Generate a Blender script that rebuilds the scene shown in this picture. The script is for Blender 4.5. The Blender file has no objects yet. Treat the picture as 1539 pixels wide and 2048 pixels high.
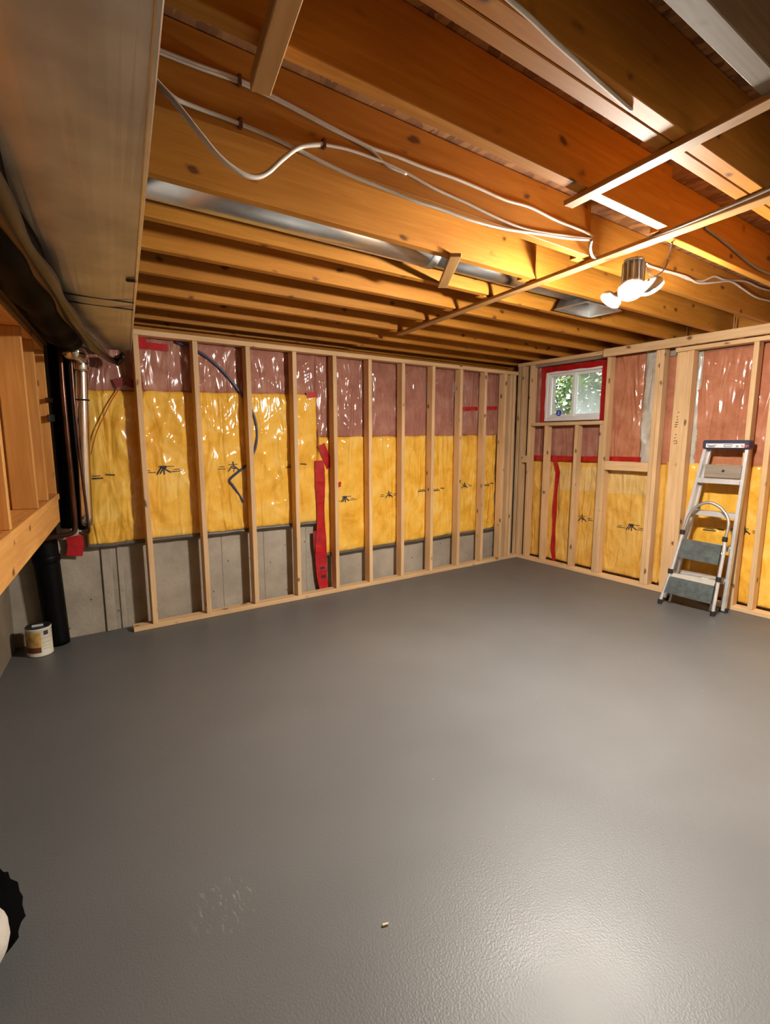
import bpy, bmesh, math, random
from mathutils import Vector, Matrix, noise

# ------------------------------------------------------------------ camera, world, exposure
S = bpy.context.scene
COL = S.collection
random.seed(7)
CAMZ = 1.46
FPX = 1000.0
PITCH = math.atan(146 / 1000.0)
YAW = math.radians(55.3)                    # angle between the view and the long wall (+x)
cd = bpy.data.cameras.new('camera')
cam = bpy.data.objects.new('camera', cd)
COL.objects.link(cam)
S.camera = cam
cd.sensor_fit = 'VERTICAL'
cd.sensor_height = 36.0
cd.lens = 36.0 * FPX / 2048.0
cd.clip_start = 0.02
FWD = Vector((math.cos(YAW), math.sin(YAW), 0))
RGT = Vector((math.sin(YAW), -math.cos(YAW), 0))
VF = FWD * math.cos(PITCH) - Vector((0, 0, 1)) * math.sin(PITCH)
VU = Vector((0, 0, 1)) * math.cos(PITCH) + FWD * math.sin(PITCH)
cam.matrix_world = Matrix(((RGT.x, VU.x, -VF.x, 0), (RGT.y, VU.y, -VF.y, 0), (RGT.z, VU.z, -VF.z, CAMZ), (0, 0, 0, 1)))

S.view_settings.view_transform = 'Standard'
S.view_settings.look = 'None'
S.view_settings.gamma = 1.0
S.view_settings.use_curve_mapping = False
S.view_settings.exposure = 0.0
W = bpy.data.worlds.new('daylight')
S.world = W
W.use_nodes = True
W.node_tree.nodes['Background'].inputs[0].default_value = (0.93, 0.97, 1.0, 1)
W.node_tree.nodes['Background'].inputs[1].default_value = 4.2
S.cycles.max_bounces = 6
S.cycles.diffuse_bounces = 4
S.cycles.glossy_bounces = 2
S.cycles.caustics_reflective = False
S.cycles.caustics_refractive = False
LAMP_STRENGTH = 2350.0
FILL_STRENGTH = 230.0  # output of the added fill light behind the viewer

# ------------------------------------------------------------------ measuring helpers
C0 = Vector((0, 0, CAMZ))
def ray(x, y):
    return RGT * ((x - 769.5) / FPX) + VF - VU * ((y - 1024.0) / FPX)
def hit(x, y, p, n):
    d = ray(x, y)
    return C0 + d * ((Vector(p) - C0).dot(Vector(n)) / d.dot(Vector(n)))
def onz(x, y, z): return hit(x, y, (0, 0, z), (0, 0, 1))
def ony(x, y, Y): return hit(x, y, (0, Y, 0), (0, 1, 0))
def onx(x, y, X): return hit(x, y, (X, 0, 0), (1, 0, 0))

# room numbers (metres)
YB = 4.08          # face of the long stud wall
YC = 4.235         # concrete behind it
XR = 4.82          # face of the short stud wall with the window
XC = 4.99          # concrete behind it
JZ = 2.35          # underside of the joists
SUB = 2.585        # underside of the subfloor
SKEW = math.radians(7.6)
LDIR = Vector((math.sin(SKEW), math.cos(SKEW), 0))        # run of knee wall, duct, strapping
LN = Vector((LDIR.y, -LDIR.x, 0))
LP0 = Vector((0.02, 3.42, 0))                             # a point of the knee wall's face
def onl(x, y): return hit(x, y, LP0, LN)

# ------------------------------------------------------------------ materials
MATS = {}
def nodes_of(name):
    m = bpy.data.materials.new(name)
    m.use_nodes = True
    nt = m.node_tree
    MATS[name] = m
    return m, nt, nt.nodes['Principled BSDF']
def N(nt, t, **kw):
    n = nt.nodes.new(t)
    for k, v in kw.items():
        if k.startswith('i_'):
            key = k[2:]
            n.inputs[int(key) if key.isdigit() else key.replace('_', ' ')].default_value = v
        else:
            setattr(n, k, v)
    return n
def ramp(nt, fac, stops):
    r = nt.nodes.new('ShaderNodeValToRGB')
    while len(r.color_ramp.elements) < len(stops):
        r.color_ramp.elements.new(0.5)
    for e, (p, c) in zip(r.color_ramp.elements, stops):
        e.position = p
        e.color = (*c, 1) if len(c) == 3 else c
    nt.links.new(fac, r.inputs[0])
    return r
def mixc(nt, fac, a, b, mode='MIX'):
    m = nt.nodes.new('ShaderNodeMix')
    m.data_type = 'RGBA'
    m.blend_type = mode
    for s, v in ((m.inputs[0], fac), (m.inputs[6], a), (m.inputs[7], b)):
        if hasattr(v, 'is_output') or isinstance(v, bpy.types.NodeSocket):
            nt.links.new(v, s)
        elif isinstance(v, (int, float)):
            s.default_value = v
        else:
            s.default_value = (*v, 1)
    return m.outputs[2]
def plain(name, col, rough=0.5, metal=0.0, coat=0.0, vary=0.08, scale=8.0, bump=0.0, bscale=60.0, spec=0.5):
    m, nt, b = nodes_of(name)
    tc = N(nt, 'ShaderNodeTexCoord')
    nz = N(nt, 'ShaderNodeTexNoise', i_Scale=scale, i_Detail=4.0)
    nt.links.new(tc.outputs['Object'], nz.inputs['Vector'])
    lo = tuple(max(0, c * (1 - vary * 2)) for c in col)
    hi = tuple(min(1, c * (1 + vary * 2)) for c in col)
    r = ramp(nt, nz.outputs[0], [(0.3, lo), (0.7, hi)])
    nt.links.new(r.outputs[0], b.inputs['Base Color'])
    b.inputs['Roughness'].default_value = rough
    b.inputs['Metallic'].default_value = metal
    b.inputs['Coat Weight'].default_value = coat
    b.inputs['Specular IOR Level'].default_value = spec
    if bump:
        n2 = N(nt, 'ShaderNodeTexNoise', i_Scale=bscale, i_Detail=3.0)
        nt.links.new(tc.outputs['Object'], n2.inputs['Vector'])
        bp = N(nt, 'ShaderNodeBump', i_Strength=bump, i_Distance=0.01)
        nt.links.new(n2.outputs[0], bp.inputs['Height'])
        nt.links.new(bp.outputs[0], b.inputs['Normal'])
    return m
def wood(name, light, dark, knot=(0.10, 0.035, 0.012), knots=1.0, rough=0.6):
    m, nt, b = nodes_of(name)
    L = nt.links
    tc = N(nt, 'ShaderNodeTexCoord')
    oi = N(nt, 'ShaderNodeObjectInfo')
    mul = N(nt, 'ShaderNodeMath', operation='MULTIPLY', i_1=37.0)
    L.new(oi.outputs['Random'], mul.inputs[0])
    add = N(nt, 'ShaderNodeVectorMath', operation='ADD')
    L.new(tc.outputs['Object'], add.inputs[0])
    L.new(mul.outputs[0], add.inputs[1])
    mp = N(nt, 'ShaderNodeMapping')
    mp.inputs['Scale'].default_value = (1.6, 26, 26)
    L.new(add.outputs[0], mp.inputs[0])
    g = N(nt, 'ShaderNodeTexNoise', i_Scale=1.6, i_Detail=3.0, i_Roughness=0.6, i_Distortion=0.6)
    L.new(mp.outputs[0], g.inputs['Vector'])
    r = ramp(nt, g.outputs[0], [(0.30, dark), (0.52, tuple(0.5 * (a + c) for a, c in zip(light, dark))), (0.72, light)])
    # slow stain along the board and a shade of its own for each board
    n2 = N(nt, 'ShaderNodeTexNoise', i_Scale=1.7, i_Detail=2.0)
    L.new(add.outputs[0], n2.inputs['Vector'])
    r2 = ramp(nt, n2.outputs[0], [(0.3, (0.80, 0.78, 0.74)), (0.7, (1.0, 1.0, 1.0))])
    c = mixc(nt, 1.0, r.outputs[0], r2.outputs[0], 'MULTIPLY')
    mr = N(nt, 'ShaderNodeMapRange', i_3=0.86, i_4=1.06)
    L.new(oi.outputs['Random'], mr.inputs[0])
    hs = N(nt, 'ShaderNodeHueSaturation')
    L.new(mr.outputs[0], hs.inputs['Value'])
    L.new(c, hs.inputs['Color'])
    c = hs.outputs[0]
    mk = N(nt, 'ShaderNodeMapping')
    mk.inputs['Scale'].default_value = (5.0, 8.5, 8.5)
    L.new(add.outputs[0], mk.inputs[0])
    dn = N(nt, 'ShaderNodeTexNoise', i_Scale=3.0)
    L.new(mk.outputs[0], dn.inputs['Vector'])
    dm = N(nt, 'ShaderNodeVectorMath', operation='MULTIPLY_ADD')
    L.new(dn.outputs[1], dm.inputs[0])
    dm.inputs[1].default_value = (0.25, 0.25, 0.25)
    L.new(mk.outputs[0], dm.inputs[2])
    v = N(nt, 'ShaderNodeTexVoronoi', i_Scale=1.0)
    L.new(dm.outputs[0], v.inputs['Vector'])
    kf = ramp(nt, v.outputs['Distance'], [(0.085, (knots,) * 3), (0.125, (0.35 * knots,) * 3), (0.18, (0, 0, 0))])
    c = mixc(nt, kf.outputs[0], c, knot)
    L.new(c, b.inputs['Base Color'])
    b.inputs['Roughness'].default_value = rough
    b.inputs['Specular IOR Level'].default_value = 0.3
    return m
def insulation(name, c1, c2, c3, coat=1.0, haze=0.0):
    m, nt, b = nodes_of(name)
    L = nt.links
    tc = N(nt, 'ShaderNodeTexCoord')
    n1 = N(nt, 'ShaderNodeTexNoise', i_Scale=5.0, i_Detail=4.0, i_Roughness=0.62, i_Distortion=0.5)
    L.new(tc.outputs['Object'], n1.inputs['Vector'])
    r = ramp(nt, n1.outputs[0], [(0.30, c1), (0.5, c2), (0.72, c3)])
    L.new(r.outputs[0], b.inputs['Base Color'])
    b.inputs['Roughness'].default_value = 0.75
    b.inputs['Specular IOR Level'].default_value = 0.2
    b.inputs['Coat Weight'].default_value = coat
    b.inputs['Coat Roughness'].default_value = 0.12
    b.inputs['Coat IOR'].default_value = 1.55
    mp = N(nt, 'ShaderNodeMapping')
    mp.inputs['Rotation'].default_value = (0.35, 0.5, 0.3)
    mp.inputs['Scale'].default_value = (9, 9, 1.7)
    L.new(tc.outputs['Object'], mp.inputs[0])
    n2 = N(nt, 'ShaderNodeTexNoise', i_Scale=1.0, i_Detail=1.5, i_Distortion=1.3)
    L.new(mp.outputs[0], n2.inputs['Vector'])
    bp = N(nt, 'ShaderNodeBump', i_Strength=0.75, i_Distance=0.045)
    L.new(n2.outputs[0], bp.inputs['Height'])
    L.new(bp.outputs[0], b.inputs['Normal'])
    L.new(bp.outputs[0], b.inputs['Coat Normal'])
    return m
def concrete(name, a, c):
    m, nt, b = nodes_of(name)
    L = nt.links
    tc = N(nt, 'ShaderNodeTexCoord')
    n1 = N(nt, 'ShaderNodeTexNoise', i_Scale=2.2, i_Detail=5.0, i_Roughness=0.65)
    L.new(tc.outputs['Object'], n1.inputs['Vector'])
    r = ramp(nt, n1.outputs[0], [(0.32, a), (0.68, c)])
    v = N(nt, 'ShaderNodeTexVoronoi', i_Scale=9.0)
    L.new(tc.outputs['Object'], v.inputs['Vector'])
    pit = ramp(nt, v.outputs['Distance'], [(0.05, (0.35, 0.33, 0.3)), (0.09, (1, 1, 1))])
    L.new(mixc(nt, 1.0, r.outputs[0], pit.outputs[0], 'MULTIPLY'), b.inputs['Base Color'])
    b.inputs['Roughness'].default_value = 0.85
    n2 = N(nt, 'ShaderNodeTexNoise', i_Scale=40.0, i_Detail=2.0)
    L.new(tc.outputs['Object'], n2.inputs['Vector'])
    bp = N(nt, 'ShaderNodeBump', i_Strength=0.25, i_Distance=0.01)
    L.new(n2.outputs[0], bp.inputs['Height'])
    L.new(bp.outputs[0], b.inputs['Normal'])
    return m
def glow(name, col, strength):
    m, nt, b = nodes_of(name)
    b.inputs['Base Color'].default_value = (0.9, 0.9, 0.88, 1)
    b.inputs['Emission Color'].default_value = (*col, 1)
    b.inputs['Emission Strength'].default_value = strength
    return m
def floor_paint():
    m, nt, b = nodes_of('floor_paint')
    L = nt.links
    tc = N(nt, 'ShaderNodeTexCoord')
    n1 = N(nt, 'ShaderNodeTexNoise', i_Scale=0.9, i_Detail=3.0, i_Roughness=0.6)
    L.new(tc.outputs['Object'], n1.inputs['Vector'])
    r = ramp(nt, n1.outputs[0], [(0.3, (0.092, 0.092, 0.091)), (0.7, (0.113, 0.113, 0.112))])
    # pale scuff rubbed into the paint
    sc = onz(492, 1805, 0)
    mp = N(nt, 'ShaderNodeMapping')
    mp.inputs['Location'].default_value = (-sc.x, -sc.y, 0)
    L.new(tc.outputs['Object'], mp.inputs[0])
    ln = N(nt, 'ShaderNodeVectorMath', operation='LENGTH')
    L.new(mp.outputs[0], ln.inputs[0])
    area = ramp(nt, ln.outputs['Value'], [(0.05, (1, 1, 1)), (0.13, (0, 0, 0))])
    m2 = N(nt, 'ShaderNodeMapping')
    m2.inputs['Rotation'].default_value = (0, 0, -0.25)
    m2.inputs['Scale'].default_value = (22, 90, 1)
    L.new(tc.outputs['Object'], m2.inputs[0])
    st = N(nt, 'ShaderNodeTexNoise', i_Scale=1.0, i_Detail=3.0, i_Distortion=0.8)
    L.new(m2.outputs[0], st.inputs['Vector'])
    sr = ramp(nt, st.outputs[0], [(0.58, (0, 0, 0)), (0.70, (0.5, 0.5, 0.5))])
    f = mixc(nt, 1.0, area.outputs[0], sr.outputs[0], 'MULTIPLY')
    # specks of dropped dust
    v = N(nt, 'ShaderNodeTexVoronoi', i_Scale=5.0)
    L.new(tc.outputs['Object'], v.inputs['Vector'])
    sp = ramp(nt, v.outputs['Distance'], [(0.010, (0.5, 0.5, 0.5)), (0.016, (0, 0, 0))])
    c = mixc(nt, f, r.outputs[0], (0.55, 0.52, 0.48))
    c = mixc(nt, sp.outputs[0], c, (0.6, 0.57, 0.52))
    L.new(c, b.inputs['Base Color'])
    n3 = N(nt, 'ShaderNodeTexNoise', i_Scale=3.0, i_Detail=2.0)
    L.new(tc.outputs['Object'], n3.inputs['Vector'])
    mr = N(nt, 'ShaderNodeMapRange', i_3=0.40, i_4=0.54)
    L.new(n3.outputs[0], mr.inputs[0])
    L.new(mr.outputs[0], b.inputs['Roughness'])
    b.inputs['Specular IOR Level'].default_value = 0.5
    n2 = N(nt, 'ShaderNodeTexNoise', i_Scale=150.0, i_Detail=1.0)
    L.new(tc.outputs['Object'], n2.inputs['Vector'])
    bp = N(nt, 'ShaderNodeBump', i_Strength=0.22, i_Distance=0.004)
    L.new(n2.outputs[0], bp.inputs['Height'])
    L.new(bp.outputs[0], b.inputs['Normal'])
    return m
def osb():
    m, nt, b = nodes_of('osb')
    L = nt.links
    tc = N(nt, 'ShaderNodeTexCoord')
    mp = N(nt, 'ShaderNodeMapping')
    mp.inputs['Scale'].default_value = (14, 34, 20)
    L.new(tc.outputs['Object'], mp.inputs[0])
    v = N(nt, 'ShaderNodeTexVoronoi', i_Scale=1.0)
    L.new(mp.outputs[0], v.inputs['Vector'])
    r = ramp(nt, v.outputs['Color'], [(0.1, (0.16, 0.06, 0.02)), (0.5, (0.30, 0.13, 0.04)), (0.9, (0.42, 0.21, 0.07))])
    L.new(r.outputs[0], b.inputs['Base Color'])
    b.inputs['Roughness'].default_value = 0.75
    return m
def glass_pane(name, haze):
    m, nt, b = nodes_of(name)
    L = nt.links
    out = nt.nodes['Material Output']
    tr = N(nt, 'ShaderNodeBsdfTransparent')
    tr.inputs[0].default_value = (0.93, 0.96, 0.95, 1)
    gl = N(nt, 'ShaderNodeBsdfGlossy', i_Roughness=0.03)
    tl = N(nt, 'ShaderNodeBsdfTranslucent')
    tl.inputs[0].default_value = (0.95, 0.97, 0.97, 1)
    fr = N(nt, 'ShaderNodeFresnel', i_IOR=1.45)
    m1 = N(nt, 'ShaderNodeMixShader')
    L.new(fr.outputs[0], m1.inputs[0])
    L.new(tr.outputs[0], m1.inputs[1])
    L.new(gl.outputs[0], m1.inputs[2])
    m2 = N(nt, 'ShaderNodeMixShader')
    tc = N(nt, 'ShaderNodeTexCoord')
    sx = N(nt, 'ShaderNodeSeparateXYZ')
    L.new(tc.outputs['Generated'], sx.inputs[0])
    nz = N(nt, 'ShaderNodeTexNoise', i_Scale=7.0, i_Detail=5.0)
    L.new(tc.outputs['Object'], nz.inputs['Vector'])
    sb = N(nt, 'ShaderNodeMath', operation='MULTIPLY_ADD', i_1=0.5)
    L.new(nz.outputs[0], sb.inputs[0])
    L.new(sx.outputs[2], sb.inputs[2])
    r = ramp(nt, sb.outputs[0], [(0.25, (haze,) * 3), (0.95, (haze * 0.35,) * 3)])
    L.new(r.outputs[0], m2.inputs[0])
    L.new(m1.outputs[0], m2.inputs[1])
    L.new(tl.outputs[0], m2.inputs[2])
    L.new(m2.outputs[0], out.inputs[0])
    return m

wood('stud_pine', (0.85, 0.59, 0.34), (0.72, 0.46, 0.23), knots=0.85)
wood('joist_fir', (0.65, 0.28, 0.040), (0.50, 0.19, 0.018), knots=0.9)
wood('knee_wall_fir', (0.72, 0.37, 0.11), (0.56, 0.255, 0.062), knots=0.9)
wood('strapping_spruce', (0.58, 0.335, 0.135), (0.46, 0.24, 0.08), knots=0.6)
wood('grey_lumber', (0.36, 0.30, 0.24), (0.24, 0.195, 0.15), knots=0.6)
wood('red_brown_board', (0.24, 0.10, 0.04), (0.15, 0.055, 0.022), knots=0.3)
insulation('yellow_blanket', (0.74, 0.36, 0.022), (0.89, 0.50, 0.06), (0.94, 0.62, 0.15))
insulation('yellow_paper_blanket', (0.66, 0.34, 0.045), (0.76, 0.43, 0.08), (0.82, 0.52, 0.14), coat=0.7)
insulation('pale_paper', (0.66, 0.42, 0.13), (0.74, 0.50, 0.18), (0.80, 0.57, 0.25), coat=0.6)
insulation('pink_batt', (0.30, 0.12, 0.09), (0.38, 0.165, 0.12), (0.47, 0.24, 0.18))
insulation('coral_batt', (0.40, 0.145, 0.075), (0.52, 0.205, 0.11), (0.60, 0.28, 0.17))
insulation('grey_poly', (0.40, 0.37, 0.31), (0.55, 0.51, 0.44), (0.70, 0.66, 0.58))
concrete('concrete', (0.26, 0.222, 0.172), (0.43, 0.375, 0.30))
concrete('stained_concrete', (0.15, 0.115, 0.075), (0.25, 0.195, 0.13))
floor_paint()
osb()
plain('galvanised', (0.58, 0.575, 0.56), 0.45, 1.0, vary=0.10, scale=5, bump=0.06, bscale=6)
plain('galvanised_bright', (0.72, 0.72, 0.71), 0.30, 1.0, vary=0.05, scale=12)
plain('aluminium', (0.74, 0.74, 0.75), 0.4, 0.55, vary=0.05, scale=14)
plain('stool_tube', (0.50, 0.49, 0.47), 0.4, 0.8, vary=0.05)
plain('stool_grey', (0.070, 0.085, 0.083), 0.6, vary=0.15, scale=22)
plain('stool_tread_pale', (0.52, 0.47, 0.40), 0.6)
plain('cap_navy', (0.035, 0.045, 0.085), 0.4)
plain('sticker_white', (0.75, 0.75, 0.78), 0.5, vary=0.03)
plain('ink_dark', (0.02, 0.02, 0.035), 0.6)
plain('ink_red', (0.6, 0.12, 0.12), 0.6)
plain('ink_brown', (0.035, 0.022, 0.015), 0.7)
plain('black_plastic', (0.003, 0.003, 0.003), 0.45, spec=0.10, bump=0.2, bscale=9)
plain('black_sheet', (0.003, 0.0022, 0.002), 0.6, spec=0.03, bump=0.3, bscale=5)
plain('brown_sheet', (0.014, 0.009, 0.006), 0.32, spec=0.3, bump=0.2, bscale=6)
plain('dark_rubber', (0.01, 0.01, 0.01), 0.7)
plain('copper_dark', (0.10, 0.04, 0.022), 0.25, 0.6, vary=0.2)
plain('chrome', (0.78, 0.74, 0.68), 0.16, 1.0, vary=0.04)
plain('red_tape', (0.42, 0.006, 0.010), 0.28, coat=0.5, vary=0.12, scale=16, bump=0.15, bscale=18)
plain('dark_red_tape', (0.22, 0.012, 0.014), 0.35, coat=0.4, vary=0.12)
plain('blue_tubing', (0.035, 0.055, 0.15), 0.3, coat=0.3)
plain('white_cable', (0.66, 0.61, 0.54), 0.45, vary=0.05)
plain('grey_cable', (0.27, 0.23, 0.19), 0.5)
plain('dark_cord', (0.06, 0.035, 0.03), 0.5)
plain('orange_wire', (0.40, 0.10, 0.02), 0.5)
plain('staple_rust', (0.10, 0.035, 0.012), 0.5)
plain('vinyl_white', (0.80, 0.80, 0.80), 0.35, vary=0.02)
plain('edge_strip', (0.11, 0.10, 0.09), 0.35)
plain('heat_sink', (0.5, 0.48, 0.46), 0.5, 0.4)
plain('can_cream', (0.62, 0.58, 0.47), 0.4, vary=0.05)
plain('can_gold', (0.50, 0.30, 0.085), 0.4, vary=0.2, scale=30)
plain('can_brown', (0.14, 0.035, 0.018), 0.45)
plain('can_lid', (0.02, 0.02, 0.022), 0.35)
plain('sticker_blue', (0.03, 0.10, 0.50), 0.4)
plain('fur_black', (0.002, 0.002, 0.002), 0.95, bump=0.4, bscale=60, spec=0.02)
plain('fur_pale', (0.42, 0.38, 0.33), 0.9, bump=0.4, bscale=40)
plain('chip_wood', (0.70, 0.52, 0.32), 0.7)
plain('leaf_dark', (0.10, 0.20, 0.045), 0.5, vary=0.3, scale=4)
plain('leaf_light', (0.30, 0.42, 0.12), 0.5, vary=0.3, scale=4)
plain('soil', (0.16, 0.12, 0.08), 0.9)
plain('drywall', (0.42, 0.36, 0.28), 0.8)
glow('lamp_glow', (1.0, 0.93, 0.83), LAMP_STRENGTH)
glow('fill_glow', (1.0, 0.92, 0.80), FILL_STRENGTH)  # glow of the added, unseen fill light
glass_pane('glass_clear', 0.10)
glass_pane('glass_misted', 0.75)

# ------------------------------------------------------------------ building helpers
def link(name, me, mat, parent=None, mw=None, smooth=False):
    o = bpy.data.objects.new(name, me)
    COL.objects.link(o)
    if mat and not me.materials:
        me.materials.append(MATS[mat])
    if mw is not None:
        o.matrix_basis = mw
    if parent is not None:
        o.parent = parent
        inv = parent.matrix_basis.inverted()
        if parent.parent is not None:
            inv = inv @ parent.matrix_parent_inverse.inverted() @ parent.parent.matrix_basis.inverted()
        o.matrix_parent_inverse = inv
    if smooth:
        for p in me.polygons:
            p.use_smooth = True
    return o
def tag(o, label, cat, group=None, kind=None):
    o['label'] = label
    o['category'] = cat
    if group: o['group'] = group
    if kind: o['kind'] = kind
    return o
def thing(name, label, cat, loc=(0, 0, 0), group=None):
    o = bpy.data.objects.new(name, None)
    COL.objects.link(o)
    o.empty_display_size = 0.05
    o.matrix_basis = Matrix.Translation(Vector(loc))
    return tag(o, label, cat, group)
def struct(o):
    o['kind'] = 'structure'
    return o
BOXES = {}
def box_mesh(l, w, h, bev):
    key = (round(l, 4), round(w, 4), round(h, 4), bev)
    bm = bmesh.new()
    bmesh.ops.create_cube(bm, size=1.0)
    bmesh.ops.scale(bm, vec=(l, w, h), verts=bm.verts)
    if bev:
        bmesh.ops.bevel(bm, geom=bm.edges[:], offset=bev, segments=1, affect='EDGES')
    me = bpy.data.meshes.new('lumber')
    bm.to_mesh(me)
    bm.free()
    return me
def lumber(name, p0, p1, w, h, mat, parent=None, up=(0, 0, 1), bev=0.0025):
    """board from p0 to p1 (centre line), w across, h along up; grain runs along its length"""
    p0, p1 = Vector(p0), Vector(p1)
    d = p1 - p0
    l = d.length
    x = d.normalized()
    u = Vector(up)
    z = (u - x * u.dot(x)).normalized()
    y = z.cross(x)
    mw = Matrix(((x.x, y.x, z.x, 0), (x.y, y.y, z.y, 0), (x.z, y.z, z.z, 0), (0, 0, 0, 1)))
    mw.translation = (p0 + p1) / 2
    return link(name, box_mesh(l, w, h, bev), mat, parent, mw)
def box(name, x0, x1, y0, y1, z0, z1, mat, parent=None, bev=0.0025):
    c = Vector(((x0 + x1) / 2, (y0 + y1) / 2, (z0 + z1) / 2))
    s = (abs(x1 - x0), abs(y1 - y0), abs(z1 - z0))
    k = s.index(max(s))
    e = Vector((0, 0, 0)); e[k] = s[k] / 2
    if k == 2: return lumber(name, c - e, c + e, s[0], s[1], mat, parent, (0, 1, 0), bev)
    if k == 0: return lumber(name, c - e, c + e, s[1], s[2], mat, parent, (0, 0, 1), bev)
    return lumber(name, c - e, c + e, s[0], s[2], mat, parent, (0, 0, 1), bev)
def mesh(name, verts, faces, mat, parent=None, smooth=False):
    me = bpy.data.meshes.new(name)
    me.from_pydata([tuple(v) for v in verts], [], faces)
    me.update()
    bm = bmesh.new(); bm.from_mesh(me)
    bmesh.ops.recalc_face_normals(bm, faces=bm.faces)
    bm.to_mesh(me); bm.free()
    return link(name, me, mat, parent, None, smooth)
def catmull(pts, n=8):
    pts = [Vector(p) for p in pts]
    if len(pts) < 3: return pts
    P = [pts[0] * 2 - pts[1]] + pts + [pts[-1] * 2 - pts[-2]]
    out = []
    for i in range(1, len(P) - 2):
        a, b, c, d = P[i - 1:i + 3]
        for k in range(n):
            t = k / n
            out.append(0.5 * ((2 * b) + (c - a) * t + (2 * a - 5 * b + 4 * c - d) * t * t + (3 * b - a - 3 * c + d) * t ** 3))
    out.append(pts[-1])
    return out
def tube_data(pts, r, sides=8, flat=1.0):
    vs, fs = [], []
    n = len(pts)
    t0 = (pts[1] - pts[0]).normalized()
    ref = Vector((0, 0, 1)) if abs(t0.z) < 0.9 else Vector((1, 0, 0))
    u = t0.cross(ref).normalized()
    for i, p in enumerate(pts):
        t = (pts[min(i + 1, n - 1)] - pts[max(i - 1, 0)]).normalized()
        u = (u - t * u.dot(t)).normalized()
        v = t.cross(u)
        rr = r(i / (n - 1)) if callable(r) else r
        for k in range(sides):
            a = 2 * math.pi * k / sides
            vs.append(p + u * (math.cos(a) * rr) + v * (math.sin(a) * rr * flat))
    for i in range(n - 1):
        for k in range(sides):
            k2 = (k + 1) % sides
            fs.append((i * sides + k, i * sides + k2, (i + 1) * sides + k2, (i + 1) * sides + k))
    fs.append(tuple(range(sides))[::-1])
    fs.append(tuple((n - 1) * sides + k for k in range(sides)))
    return vs, fs
def tube(name, pts, r, mat, parent=None, sides=8, n=8, curve=True, flat=1.0):
    p = catmull(pts, n) if curve else [Vector(q) for q in pts]
    vs, fs = tube_data(p, r, sides, flat)
    return mesh(name, vs, fs, mat, parent, True)
def lathe(name, prof, c, mat, parent=None, sides=24, axis=None, smooth=True):
    """prof: (radius, height) pairs, closed at both ends"""
    vs, fs = [], []
    z = Vector(axis).normalized() if axis else Vector((0, 0, 1))
    ref = Vector((1, 0, 0)) if abs(z.x) < 0.9 else Vector((0, 1, 0))
    x = (ref - z * ref.dot(z)).normalized()
    y = z.cross(x)
    c = Vector(c)
    for r, h in prof:
        for k in range(sides):
            a = 2 * math.pi * k / sides
            vs.append(c + z * h + x * (r * math.cos(a)) + y * (r * math.sin(a)))
    for i in range(len(prof) - 1):
        for k in range(sides):
            k2 = (k + 1) % sides
            fs.append((i * sides + k, i * sides + k2, (i + 1) * sides + k2, (i + 1) * sides + k))
    fs.append(tuple(range(sides))[::-1])
    fs.append(tuple((len(prof) - 1) * sides + k for k in range(sides)))
    o = mesh(name, vs, fs, mat, parent, smooth)
    return o
def plate(name, quad, normal, thick, mat, parent=None):
    """flat polygon with thickness along -normal"""
    q = [Vector(p) for p in quad]
    nn = Vector(normal).normalized() * thick
    n = len(q)
    vs = q + [p - nn for p in q]
    fs = [tuple(range(n)), tuple(range(2 * n - 1, n - 1, -1))]
    for i in range(n):
        j = (i + 1) % n
        fs.append((i, j, n + j, n + i))
    return mesh(name, vs, fs, mat, parent)

# ------------------------------------------------------------------ the shell
floor = box('floor', -1.6, 5.14, -2.6, YC + 0.36, -0.12, 0.0, 'floor_paint', None, 0)
struct(floor)
def wall_from_boxes(name, boxes, mat):
    vs, fs = [], []
    for (x0, x1, y0, y1, z0, z1) in boxes:
        b = len(vs)
        vs += [(x0, y0, z0), (x1, y0, z0), (x1, y1, z0), (x0, y1, z0), (x0, y0, z1), (x1, y0, z1), (x1, y1, z1), (x0, y1, z1)]
        fs += [tuple(b + i for i in f) for f in ((0, 3, 2, 1), (4, 5, 6, 7), (0, 1, 5, 4), (1, 2, 6, 5), (2, 3, 7, 6), (3, 0, 4, 7))]
    return struct(mesh(name, vs, fs, mat))
wall_back = wall_from_boxes('wall_back', [(-1.4, XC - 0.001, YC, YC + 0.36, 0.0, 2.15)], 'concrete')
for x0, x1, d in ((0.335, 0.40, 0.016), (0.44, 0.475, 0.010), (1.232, 1.240, 0.004), (1.606, 1.614, 0.005), (2.02, 2.028, 0.004)):     # formwork ribs left in the pour
    box('formwork_rib', x0, x1, YC - d, YC + 0.01, 0.0, 1.0, 'concrete', wall_back, 0.004)
WY0, WY1, WZ0, WZ1 = 3.095, 3.855, 1.665, 2.235
wall_right = wall_from_boxes('wall_right', [(XC, 5.14, -2.6, WY0, 0, 2.30), (XC, 5.14, WY1, 4.595, 0, 2.30),
                                            (XC, 5.14, WY0, WY1, 0, WZ0), (XC, 5.14, WY0, WY1, WZ1, 2.30)], 'concrete')
wl0 = Vector((-0.27, 3.95, 0))
def wl(y): return wl0.x + (y - wl0.y) * math.tan(SKEW)
wv = []
for z in (0, SUB):
    for dx in (0, -0.2):
        for y in (-2.6, YC + 0.02):
            wv.append((wl(y) + dx, y, z))
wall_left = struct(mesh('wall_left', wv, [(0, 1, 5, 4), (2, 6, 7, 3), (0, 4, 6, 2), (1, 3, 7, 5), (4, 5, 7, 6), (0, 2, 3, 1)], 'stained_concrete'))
wall_front = wall_from_boxes('wall_front', [(-1.4, 5.14, -2.7, -2.6, 0, SUB)], 'drywall')
ceiling = struct(box('ceiling', -1.6, 5.20, -2.7, 4.62, SUB, SUB + 0.03, 'osb', None, 0))
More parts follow.
